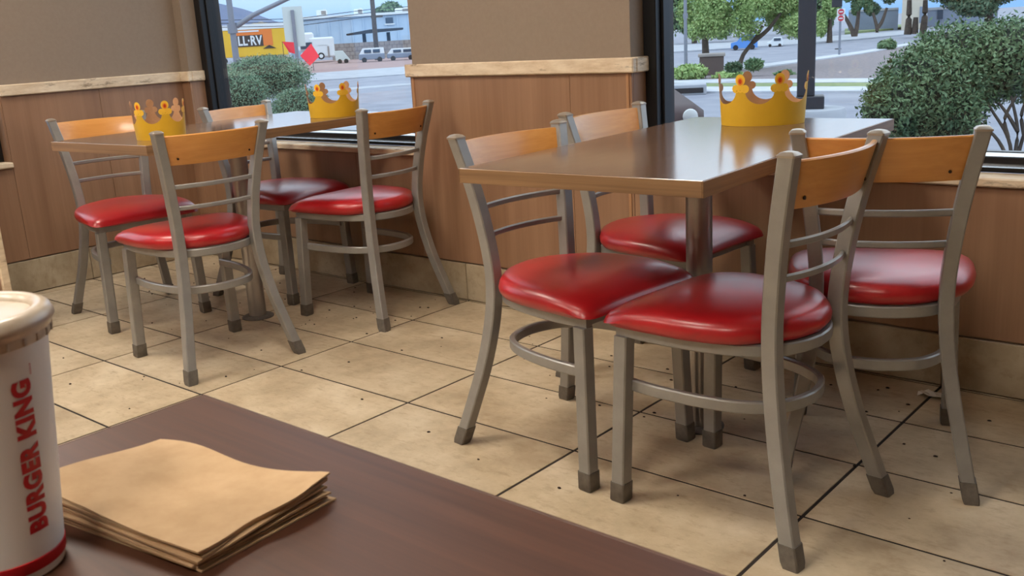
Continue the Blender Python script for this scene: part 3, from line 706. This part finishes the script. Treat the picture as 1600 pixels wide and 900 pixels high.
plant(f, 'leafy_bush', 'big leafy dark green bush filling the right of the large window', 'bush',
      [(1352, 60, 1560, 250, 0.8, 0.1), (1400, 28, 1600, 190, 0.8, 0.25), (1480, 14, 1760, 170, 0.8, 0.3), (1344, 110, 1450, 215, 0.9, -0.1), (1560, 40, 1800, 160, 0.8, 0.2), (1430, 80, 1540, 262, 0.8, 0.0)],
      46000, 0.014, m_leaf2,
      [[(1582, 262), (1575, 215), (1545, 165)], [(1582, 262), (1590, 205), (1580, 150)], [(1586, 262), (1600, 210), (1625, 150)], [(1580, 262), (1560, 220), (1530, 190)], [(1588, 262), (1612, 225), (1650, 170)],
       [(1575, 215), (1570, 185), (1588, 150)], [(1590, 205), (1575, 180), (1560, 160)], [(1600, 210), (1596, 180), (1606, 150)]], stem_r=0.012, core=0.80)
f = Fr(1386, 31); plant(f, 'round_shrub', 'small round shrub on the gravel median', 'shrub', [(1371, 62, 1401, 79, 0.9, 0)], 700, 0.07, m_leaf2)
low = [(1078, 100, 55, 26, 'leafy green plant beside the black frame of the large window', m_leaf3), (1140, 110, 60, 26, 'pale green plant left of the crown on the big table', m_leaf3), (1178, 93, 26, 16, 'small round shrub by the leaning tree trunk', m_leaf2),
       (1226, 110, 34, 22, 'low green plant behind the crown on the big table', m_leaf2), (1146, 99, 22, 12, 'low brownish plant left of the leaning tree trunk', m_leaf4)]
for x, y, w, h, lab, mt in low:
    plant(Fr(x, 18.6 if w == 22 else 20), 'low_plant', lab, 'plant', [(x-w/2, y, x+w/2, y+h, 0.8, 0)], 900, 0.06, mt, group='low plants on the median', core=0.7)
def blob_cloud(x0, y0, x1, y1, n, seed, s=0.42):
    rr = random.Random(seed); out = []
    for k in range(n):
        cx, cy = rr.uniform(x0, x1), rr.uniform(y0, y1); w = (x1-x0)*s*rr.uniform(0.6, 1.0); h = (y1-y0)*s*rr.uniform(0.5, 0.9)
        out.append((cx-w/2, cy-h/2, cx+w/2, cy+h/2, 0.8, rr.uniform(-0.6, 0.6)))
    return out
f = Fr(1165, 22.5); plant(f, 'street_tree', 'light green tree with a leaning dark trunk behind the crown', 'tree', blob_cloud(1085, -110, 1248, 50, 34, 2, 0.40), 42000, 0.036, m_leaf3,
      [[(1155, 113), (1160, 88), (1176, 66), (1192, 40)], [(1176, 66), (1200, 46), (1220, 20)]], core=0.0, shell=0.9, stem_r=0.055, group='trees outside')
f = Fr(1095, 24); plant(f, 'street_tree', 'darker green tree with a straight trunk beside the black window frame', 'tree', blob_cloud(1058, -90, 1130, 55, 16, 5), 15000, 0.038, m_leaf3,
      [[(1103, 112), (1102, 70), (1098, 20)]], core=0.0, shell=0.9, stem_r=0.10, group='trees outside')
f = Fr(1295, 42); plant(f, 'street_tree', 'dense bushy tree right of the dark lamp column', 'tree', blob_cloud(1270, -60, 1325, 40, 10, 8, 0.5), 12000, 0.07, m_leaf3, [[(1296, 68), (1297, 30)]], core=0.6, shell=0.6, stem_r=0.12, group='trees outside')
f = Fr(1335, 48); plant(f, 'street_tree', 'tree with a forked trunk right of the road sign', 'tree', blob_cloud(1312, -70, 1362, 18, 10, 9, 0.5), 12000, 0.07, m_leaf2, [[(1335, 61), (1330, 44), (1318, 22)], [(1335, 61), (1339, 42), (1342, 15)]], core=0.5, shell=0.6, stem_r=0.12, group='trees outside')
f = Fr(1372, 54); plant(f, 'street_tree', 'round tree with a short forked trunk above the round shrub', 'tree', blob_cloud(1350, -70, 1402, 18, 10, 10, 0.5), 12000, 0.07, m_leaf4, [[(1370, 58), (1370, 42), (1364, 20)], [(1370, 45), (1378, 34), (1386, 12)]], core=0.5, shell=0.6, stem_r=0.11, group='trees outside')
f = Fr(1430, 44); plant(f, 'street_tree', 'tree with three dark trunks before the pale tower', 'tree', blob_cloud(1395, -80, 1475, 2, 10, 12, 0.45), 12000, 0.07, m_leaf4, [[(1418, 54), (1420, 30), (1421, 0)], [(1429, 53), (1431, 27)], [(1442, 53), (1445, 26), (1446, 0)]], core=0.5, shell=0.6, stem_r=0.15, group='trees outside')
f = Fr(1545, 42); plant(f, 'street_tree', 'dark tree mass above the big bush', 'tree', blob_cloud(1465, -90, 1690, 22, 22, 14, 0.4), 24000, 0.08, m_leaf4, [[(1545, 60), (1545, 0)]], core=0.6, shell=0.6, stem_r=0.2, group='trees outside')
f = Fr(612, 96); plant(f, 'roof_tree', 'round green tree top behind the white warehouse', 'tree', [(596, 3, 626, 30, 0.9, 0), (584, 12, 602, 34, 0.9, 0)], 1600, 0.28, m_leaf2, [[(612, 90), (612, 20)]])

for x0, x1, sd, lab in ((1040, 1130, 31, 'far green tree filling the upper left corner of the large window'), (1130, 1215, 32, 'far green tree behind the light green street tree'), (1215, 1300, 33, 'far green tree behind the dark lamp column')):
    f = Fr((x0+x1)/2, {31: 54, 32: 66, 33: 56}[sd]); plant(f, 'street_tree', lab, 'tree', blob_cloud(x0, -100, x1, 38, 14, sd, 0.5), 9000, 0.11, m_leaf2, [[((x0+x1)/2, 70), ((x0+x1)/2, 20)]], core=0.75, shell=0.5, stem_r=0.15, group='trees outside')
# hills
hb = MB(); f = Fr(370, 700); prof = [(150, -10), (240, -2), (320, 2), (345, 6), (362, 10), (380, 14), (395, 19), (410, 26), (430, 33), (460, 40), (520, 48)]
rings = []
for px, py in prof:
    x, z = f.at(px, py); rings.append([(x, -60, 0), (x, 0, z), (x*1.02, 60, z*0.9), (x, 220, 0)])
o = hb.loft(rings).build('hills', m_hill); o.location = tuple(f.o); o.rotation_euler = (0, 0, f.yaw); struct(o)['label'] = 'blue grey rocky hill far beyond the small window'

# warehouse and its rooftop units
f = Fr(530, 80); t = f.empty('warehouse', 'long pale blue white metal warehouse behind the lot', 'building')
a, b, _, z1 = f.span(452, 26, 700, 60); zr = f.at(530, 27)[1]
wb_ = MB().box((a, 0.3, 0), (b, 16, zr)); wb_.build('wall', m_bwhite, t)
for k in range(14): x = a+(b-a)*(k+0.5)/14; MB().box((x-0.05, 0.22, 0), (x+0.05, 0.3, zr)).build('cladding_rib', m_bwhite, t)
MB().box((a-0.2, 0.05, zr), (b+0.2, 16.2, zr+0.18)).build('roof_edge', m_offw, t)
x0, x1, z0, z1 = f.span(603, 27, 614, 37); wq = MB().box((x0, 0.2, z0), (x1, 0.3, z1)).build('window', m_pane, t)
MB().box((x0-0.1, 0.16, z0-0.1), (x1+0.1, 0.22, z0)).build('window_sill', m_offw, wq)
f = Fr(412, 76); gx0, gx1, gz0, gz1 = f.span(372, 33, 447, 60)
gm = MB(); pts = [(gx0, 0), (gx0, f.at(372, 42)[1]), (f.at(408, 32)[0], f.at(408, 33)[1]), (gx1, f.at(447, 44)[1]), (gx1, 0)]
gm.add([(x, 1, z) for x, z in pts]+[(x, 9, z) for x, z in pts], [(0,1,2,3,4), (9,8,7,6,5)]+[(i, (i+1) % 5, 5+(i+1) % 5, 5+i) for i in range(5)])
tag(gm.build('gable_shed', m_tan), 'small gabled shed left of the warehouse', 'shed').location = tuple(f.o); bpy.data.objects['gable_shed'].rotation_euler = (0, 0, f.yaw); f = Fr(530, 80)
for (x0, y0, x1, y1), lab in (((495, 13, 510, 28), 'leftmost boxy cooler on the warehouse roof'), ((554, 11, 567, 26), 'boxy cooler on the warehouse roof left of the utility pole'), ((620, 9, 642, 25), 'wide boxy cooler on the warehouse roof by the tree top')):
    a, b, z0, z1 = f.span(x0, y0, x1, y1); u = f.empty('roof_cooler', lab, 'cooler', 'coolers on the warehouse roof'); h = z1-z0
    MB().box((a, 0.8, z0+0.28*h), (b, 2.2, z0+0.85*h), 0.03).build('housing', m_offw, u)
    MB().box((a+(b-a)*0.45, 0.76, z0+0.36*h), (b-(b-a)*0.1, 0.80, z0+0.78*h)).build('grille', m_block, u)
    MB().box((a+(b-a)*0.3, 1.0, z0), (a+(b-a)*0.75, 2.0, z0+0.28*h)).build('stand', m_offw, u)
    MB().box((a+(b-a)*0.66, 1.2, z0+0.85*h), (a+(b-a)*0.9, 1.7, z1)).build('vent', m_signback, u)
# block wall, canopy
f = Fr(580, 62); t = f.empty('block_wall', 'grey block wall in front of the warehouse', 'wall')
a, b, z0, z1 = f.span(520, 57, 720, 92); nb = 26
for i in range(nb):
    for j in range(4):
        w = (b-a)/nb; o_ = 0.5*w*(j % 2); MB().box((a+i*w+o_+0.015, 0, j*z1/4+0.012), (a+(i+1)*w+o_-0.015, 0.2, (j+1)*z1/4-0.012)).build('block', m_block, t)
MB().box((a, 0.02, 0), (b, 0.18, z1-0.02)).build('mortar', m_gravel, t)
f = Fr(585, 66); t = f.empty('canopy', 'dark sloping canopy roof above the block wall', 'canopy')
p = [f.at(541, 53), f.at(578, 46), f.at(630, 43), f.at(628, 46), f.at(541, 53.5)]
mm = MB(); pl = [(p[0][0], p[0][1]), (p[1][0], p[1][1]), (p[2][0], p[2][1]), (p[2][0], p[2][1]-0.12), (p[1][0], p[1][1]-0.22), (p[0][0], p[0][1]-0.10)]
mm.add([(x, 0, z) for x, z in pl]+[(x, 4, z) for x, z in pl], [tuple(range(6)), tuple(range(11, 5, -1))]+[(i, (i+1) % 6, 6+(i+1) % 6, 6+i) for i in range(6)])
mm.build('roof', m_dark, t)
for px in (568, 607):
    x, z = f.at(px, 50); MB().box((x-0.12, 1.4, 0), (x+0.12, 1.64, z), 0.01).build('canopy_post', m_dark, t)
# utility pole and wires
f = Fr(587, 56); t = f.empty('utility_pole', 'dark utility pole before the warehouse with wires', 'pole')
MB().tube([(0, 0, 0), (0, 0, 8.5)], 0.14, 8, r1=0.10).build('pole', m_bark, t, 60)
x, z = f.at(582, 26); MB().box((x-0.1, -0.06, z-0.06), (0.5, 0.06, z+0.06)).build('crossarm', m_bark, t)
for dz, px0 in ((f.at(500, 26)[1], 340), (f.at(500, 31)[1], 340), (f.at(500, 37)[1], 340)):
    xa = f.at(px0, 30)[0]; MB().tube([(xa, 0, dz+0.1), (xa/2, 0, dz-0.05), (0, 0, dz+0.25), (8, 0, dz+0.35)], 0.018, 5).build('wire', m_dark, t)
# yellow trailer
f = Fr(395, 72); t = f.empty('box_trailer', 'yellow and orange box trailer with white lettering', 'trailer')
a, b, z0, z1 = f.span(300, 43, 446, 94)
MB().box((a, 0, z0), (b, 2.4, z1), 0.03).build('body', m_ryel, t)
MB().box((a-0.02, -0.03, z1), (b+0.02, 2.43, z1+0.34)).build('roof_cap', m_offw, t)
x0, x1, q0, q1 = f.span(366, 45, 424, 74); MB().box((x0, -0.03, q0), (x1, 0, q1)).build('orange_panel', m_ror, t)
x0, x1, q0, q1 = f.span(370, 54, 410, 74); dk = MB().box((x0, -0.05, q0), (x1, -0.03, q1)).build('dark_sign_panel', m_rdk, t)
x0, x1, q0, q1 = f.span(372, 47, 404, 51); MB().box((x0, -0.05, q0), (x1, -0.03, q1)).build('white_stripe', m_offw, t)
me = text_mesh('LL\u00b7RV', 1.0, 0.03); x0, x1, q0, q1 = f.span(373, 55, 409, 72)
xs = [v.co.x for v in me.vertices]; ys = [v.co.y for v in me.vertices]
for v in me.vertices: v.co = Vector((x0+(v.co.x-min(xs))/(max(xs)-min(xs))*(x1-x0), -0.07, q0+(v.co.y-min(ys))/(max(ys)-min(ys))*(q1-q0)))
me.materials.append(m_offw); link('lettering', me, t)
x0, q0 = f.at(411, 76); x1, q1 = f.at(431, 69.5)
MB().add([(x0, -0.05, q0), ((x0+x1)/2, -0.05, q1), (x1, -0.05, q0), (x0, 0, q0), ((x0+x1)/2, 0, q1), (x1, 0, q0)], [(0,1,2), (5,4,3), (0,3,4,1), (1,4,5,2), (2,5,3,0)]).build('mountain_mark', m_rdk, t)
for px in (320, 350, 430): x, _ = f.at(px, 94); MB().tube([(x, -0.02, 0.24), (x, 0.3, 0.24)], 0.24, 14).build('wheel', m_tyre, t, 60)
# white motorhome
f = Fr(498, 58); t = f.empty('motorhome', 'white motorhome parked behind the red flags', 'motorhome')
a, b, z0, z1 = f.span(468, 57, 521, 92)
MB().box((a+0.6, 0, z0), (b, 2.3, z1), 0.08).build('body', m_offw, t)
x1 = f.at(490, 57)[0]; MB().box((a, 0.05, z1-0.75), (x1, 2.25, z1+0.3), 0.10).build('cab_over', m_offw, t)
MB().box((a+0.1, 0.05, z0), (a+0.9, 2.25, z1-0.8), 0.08).build('cab', m_offw, t)
x0, x1, q0, q1 = f.span(470, 66, 487, 77); MB().box((x0, -0.03, q0), (x1, 0.06, q1)).build('cab_window', m_pane, t)
x0, x1, q0, q1 = f.span(496, 70, 512, 71); MB().box((x0, -0.03, q0), (x1, 0, q1)).build('trim_line', m_block, t)
x0, x1, q0, q1 = f.span(513, 72, 514, 90); MB().box((x0, -0.03, q0), (x1, 0, q1)).build('door_line', m_block, t)
for px in (502, 476):
    x, z = f.at(px, 87.5); w = MB().tube([(x, -0.06, z), (x, 0.25, z)], 0.19, 16).build('wheel', m_tyre, t, 60)
    MB().tube([(x, -0.08, z), (x, -0.05, z)], 0.11, 14).build('hub', m_offw, w, 60)
# small white trailer and two camper pickups
f = Fr(535, 53); t = f.empty('cargo_trailer', 'small white cargo trailer right of the motorhome', 'trailer'); a, b, z0, z1 = f.span(525, 79, 546, 95)
mm = MB(); pl = [(a, z0), (a-0.05, z1), (b-0.35, z1), (b, z0)]
mm.add([(x, 0, z) for x, z in pl]+[(x, 1.6, z) for x, z in pl], [(0,1,2,3), (7,6,5,4), (0,4,5,1), (1,5,6,2), (2,6,7,3), (3,7,4,0)]); mm.build('body', m_signback, t)
for px in (531, 541): x, _ = f.at(px, 95); MB().tube([(x, -0.03, 0.12), (x, 0.2, 0.12)], 0.12, 12).build('wheel', m_tyre, t, 60)
def camper(px0, px1, lab):
    f = Fr((px0+px1)/2, 52); t = f.empty('camper_pickup', lab, 'pickup', 'pickups with white camper shells'); a, b, z0, z1 = f.span(px0, 74, px1, 92); L = b-a
    MB().box((a, 0, 0.14), (b, 1.0, 0.14+(z1-0.14)*0.5), 0.03).build('bed', m_bgrey, t)
    mm = MB(); zb = 0.14+(z1-0.14)*0.5; pl = [(a+0.02*L, zb), (a+0.16*L, z1), (b-0.02*L, z1), (b, zb)]
    mm.add([(x, 0.05, z) for x, z in pl]+[(x, 0.95, z) for x, z in pl], [(0,1,2,3), (7,6,5,4), (0,4,5,1), (1,5,6,2), (2,6,7,3), (3,7,4,0)]); mm.build('camper_shell', m_offw, t)
    for u in (0.22, 0.56): MB().box((a+u*L, 0.02, zb+0.15*(z1-zb)), (a+(u+0.27)*L, 0.06, z1-0.25*(z1-zb))).build('side_window', m_pane, t)
    for u in (0.2, 0.8): MB().tube([(a+u*L, -0.03, 0.13), (a+u*L, 0.15, 0.13)], 0.13, 14).build('wheel', m_tyre, t, 60)
camper(561, 600, 'camper pickup left of the wire fence post in the lot'); camper(605, 650, 'camper pickup at the right edge of the small window')
# signal mast, sign back, flags
f = Fr(367, 48); t = f.empty('signal_mast', 'grey traffic signal mast with a slanting arm', 'pole')
MB().tube([(0, 0, 0), (0, 0, 5.5)], 0.15, 10, r1=0.12).build('pole', m_steel, t, 60)
p = [f.at(370, 41), f.at(395, 24), f.at(446, 0), f.at(540, -40)]; MB().tube([(x, -0.3*k, z) for k, (x, z) in enumerate(p)], 0.12, 10, r1=0.09).build('arm', m_steel, t, 60)
MB().tube([(0, 0, f.at(368, 45)[1]-0.2), (0, 0, f.at(368, 45)[1]+0.25)], 0.22, 10).build('clamp', m_steel, t, 60)
f = Fr(460, 44); t = f.empty('road_sign', 'back of a tall pale road sign on a grey post', 'sign'); a, b, z0, z1 = f.span(444, 11, 472, 74)
xm = f.at(460, 50)[0]; MB().box((xm-0.42, 0.0, z0), (xm+0.42, 0.03, z1+0.05), 0.005).build('sign_plate', m_signback, t)
MB().box((xm-0.075, -0.12, 0), (xm+0.075, 0.0, z1-0.1), 0.01).build('post', m_steel, t)
for (pts_, lab) in (([(441, 65), (459, 66), (461, 84), (452, 82)], 'left red warning flag beside the sign post'), ([(486, 68), (499, 88), (484, 103), (469, 87)], 'right red diamond warning flag before the motorhome')):
    f = Fr(sum(p[0] for p in pts_)/4, 42); t = f.empty('warning_flag', lab, 'flag', 'red warning flags'); q = [f.at(*p) for p in pts_]; mm = MB()
    yy = (0.0, 0.0, 0.0, 0.25); v = [(x, (0, -0.12, 0, 0.10)[k], z) for k, (x, z) in enumerate(q)]
    mm.add(v+[(x, y+0.015, z) for x, y, z in v], [(0,1,2), (0,2,3), (6,5,4), (7,6,4), (0,4,5,1), (1,5,6,2), (2,6,7,3), (3,7,4,0)]); mm.build('cloth', m_flag, t)
    xb = q[0][0]; MB().tube([(xb, 0.05, 0), (xb, 0.05, q[0][1])], 0.012, 6).build('staff', m_dark, t)
# lamp column on a concrete drum
f = Fr(1262, 10.6); t = f.empty('lamp_column', 'dark square lamp column on a round concrete base outside the large window', 'lamp post')
k = 10.6/FPX
MB().lathe([(0.40, 0.0), (0.40, 0.17), (0.385, 0.20), (0.0, 0.205)], 40).build('concrete_base', m_conc, t, 40)
MB().box((-0.10, -0.14, 0.20), (0.18, 0.14, 0.33), 0.01).build('base_cover', m_dark, t)
MB().box((-0.09, -0.085, 0.33), (0.085, 0.085, 5.5), 0.008).build('shaft', m_dark, t)
# maroon car nosed in behind the pillar
f = Fr(868, 5.4); t = f.empty('parked_car', 'maroon car corner with a round lamp at the lower left of the large window', 'car')
xr = f.at(1113, 175)[0]; xl = xr-1.66; zc = f.at(1100, 164)[1]; mm = MB(); rings = []
for y, zt, inset in ((0.0, zc-0.10, 0.10), (0.06, zc-0.03, 0.03), (0.25, zc+0.0, 0.0), (1.5, zc+0.03, 0.0), (2.3, zc+0.45, 0.10), (2.9, zc+0.52, 0.12), (3.5, zc+0.42, 0.10), (3.8, zc+0.12, 0.02), (4.2, zc+0.05, 0.10)):
    A, B = xl+inset, xr-inset
    rings.append([(A+0.03, y, 0.18), (B-0.03, y, 0.18), (B, y, 0.4), (B-0.01, y, min(zt, zc)-0.05), (B-0.06-0.1*(zt > zc+0.2), y, zt-0.01), (A+0.06+0.1*(zt > zc+0.2), y, zt-0.01), (A+0.01, y, min(zt, zc)-0.05), (A, y, 0.4)])
mm.loft(rings).build('body', m_maroon, t, 50)
for s in (xl+0.22, xr-0.115):
    z = f.at(1093, 182)[1]; MB().lathe([(0.042, 0.0), (0.040, 0.015), (0.03, 0.022), (0.0, 0.024)], 20).build('headlamp', m_offw, t, 40)
    hl = t.children[-1]; hl.location = (s, 0.03, z); hl.rotation_euler = (PI/2, 0, 0)
for s in (xl+0.09, xr-0.09):
    for y in (0.75, 3.3): MB().tube([(s-0.09, y, 0.30), (s+0.088, y, 0.30)], 0.30, 18).build('wheel', m_tyre, t, 60)
MB().box((xl+0.25, 1.85, zc+0.15), (xr-0.25, 2.1, zc+0.40)).build('windscreen', m_pane, t)
# storm drain, utility box, thin post
f = Fr(1078, 16); t = f.empty('storm_drain', 'concrete kerb inlet with a black slot', 'drain'); a, b, z0, z1 = f.span(1040, 140, 1104, 153)
MB().box((a, 0, 0), (b, 0.6, 0.16), 0.01).build('concrete_lid', m_conc, t); MB().box((a+0.05, -0.01, 0.03), (b-0.05, 0.01, 0.11)).build('slot', m_tyre, t)
f = Fr(1112, 21); t = f.empty('utility_box', 'brown metal utility box among the plants', 'utility box'); a, b, z0, z1 = f.span(1093, 83, 1131, 108)
MB().box((a, 0, 0), (b, 0.5, z1-0.06), 0.01).build('cabinet', m_rust, t); MB().box((a-0.03, -0.03, z1-0.06), (b+0.03, 0.53, z1), 0.01).build('cover', m_block, t)
f = Fr(1071, 21); t = f.empty('thin_post', 'thin grey post at the left of the large window', 'post'); MB().tube([(0, 0, 0), (0, 0, 2.6)], 0.035, 8).build('tube', m_steel, t, 60)
MB().box((-0.05, -0.02, 1.2), (0.05, 0.02, 1.3)).build('bracket', m_steel, t)
# far cars
def far_car(px0, px1, ytop, D, lab, mat, turn):
    f = Fr((px0+px1)/2, D); t = f.empty('distant_car', lab, 'car', 'cars across the road', turn); a, b, z0, z1 = f.span(px0, ytop, px1, 74); L = b-a; x0, x1 = -L/2, L/2; W = 0.8*L; h = z1
    g_ = 0.07*L; pr_ = [(x0, g_), (x0, g_+0.42*(h-g_)), (x0+0.24*L, g_+0.55*(h-g_)), (x0+0.42*L, h), (x1-0.08*L, h), (x1, g_+0.55*(h-g_)), (x1, g_)]; n = len(pr_); mm = MB()
    mm.add([(x, 0, z) for x, z in pr_]+[(x, W, z) for x, z in pr_], [tuple(range(n)), tuple(range(2*n-1, n-1, -1))]+[(i, (i+1) % n, n+(i+1) % n, n+i) for i in range(n)]); mm.build('body', mat, t)
    MB().box((x0+0.42*L, -0.02, g_+0.6*(h-g_)), (x1-0.14*L, 0.0, h-0.08*h)).build('side_window', m_pane, t)
    for u in (0.18, 0.8): MB().tube([(x0+u*L, -0.02, 0.10*L), (x0+u*L, 0.12, 0.10*L)], 0.10*L, 14).build('wheel', m_tyre, t, 60)
far_car(1142, 1184, 54, 38, 'small blue car across the road under the light green tree', m_blue, 0.0)
far_car(1199, 1224, 58, 40, 'white car across the road beside the lamp column', m_offw, 0.0)
# road sign and traffic signal
f = Fr(1312, 28); t = f.empty('stacked_sign', 'two stacked red and white traffic signs on a thin post', 'sign')
xm = 0; _, _, z0, z1 = f.span(1309, 13, 1319, 34); h = (z1-z0)/2; xc = f.at(1314, 24)[0]
MB().tube([(0.02, 0.03, 0), (0.02, 0.03, z1)], 0.03, 8).build('post', m_steel, t, 60)
for j in range(2):
    zz = z0+j*h; pl = MB().box((xc-0.10, -0.01, zz+0.006), (xc+0.10, 0.005, zz+h-0.006), 0.002).build('plate', m_offw, t)
    MB().tube([(xc, -0.016, zz+h*0.5), (xc, -0.010, zz+h*0.5)], 0.075, 16).build('red_disc', m_signred, pl)
    MB().box((xc-0.05, -0.022, zz+h*0.5-0.014), (xc+0.05, -0.016, zz+h*0.5+0.014)).build('white_bar', m_offw, pl)
f = Fr(1311, 34); t = f.empty('traffic_signal', 'traffic signal showing green behind the red and white signs', 'traffic light')
x, z = f.at(1308, 2); MB().tube([(0.12, 0.12, 0), (0.12, 0.12, z+1.2)], 0.05, 8).build('pole', m_dark, t, 60)
MB().box((x-0.16, 0, z-0.18), (x+0.16, 0.18, z+0.85), 0.02).build('housing', m_dark, t)
for j, m_ in enumerate((m_green, m_tyre, m_tyre)): MB().lathe([(0.11, 0.0), (0.09, 0.025), (0.0, 0.03)], 16).build('lamp_lens', m_, t, 40); q = t.children[-1]; q.location = (x, 0.005, z+0.30*j); q.rotation_euler = (PI/2, 0, 0)
# buildings to the right
f = Fr(1378, 62); t = f.empty('far_building', 'low blue grey wall behind the far trees', 'building'); a, b, z0, z1 = f.span(1325, 15, 1404, 50)
MB().box((a, 0, 0), (b, 6, z1)).build('wall', m_bgrey, t); MB().box((a, -0.06, z1), (b, 6.06, z1+0.12)).build('coping', m_conc, t)
f = Fr(1430, 60); t = f.empty('far_building', 'pale tan tower with openings at the top of the large window', 'building'); a, b, z0, z1 = f.span(1408, -20, 1450, 45)
MB().box((a, 0, 0), (b, 5, 6.5)).build('wall', m_tan, t); x0, x1, q0, q1 = f.span(1436, 10, 1444, 36); MB().box((x0, -0.05, q0), (x1, 0.0, q1)).build('window', m_bgrey, t)
MB().box((a-0.1, -0.1, 6.5), (b+0.1, 5.1, 6.8)).build('parapet', m_tan, t)
f = Fr(1485, 66); t = f.empty('far_building', 'long blue grey building right of the pale tower', 'building'); a, b, z0, z1 = f.span(1448, 10, 1560, 38)
MB().box((a, 0, 0), (b, 8, z1)).build('wall', m_bgrey, t); MB().box((a, -0.06, z1), (b, 8.06, z1+0.15)).build('coping', m_conc, t)
x0, x1, q0, q1 = f.span(1464, 14, 1474, 30); MB().box((x0, -0.05, q0), (x1, 0, q1)).build('window', m_pane, t)
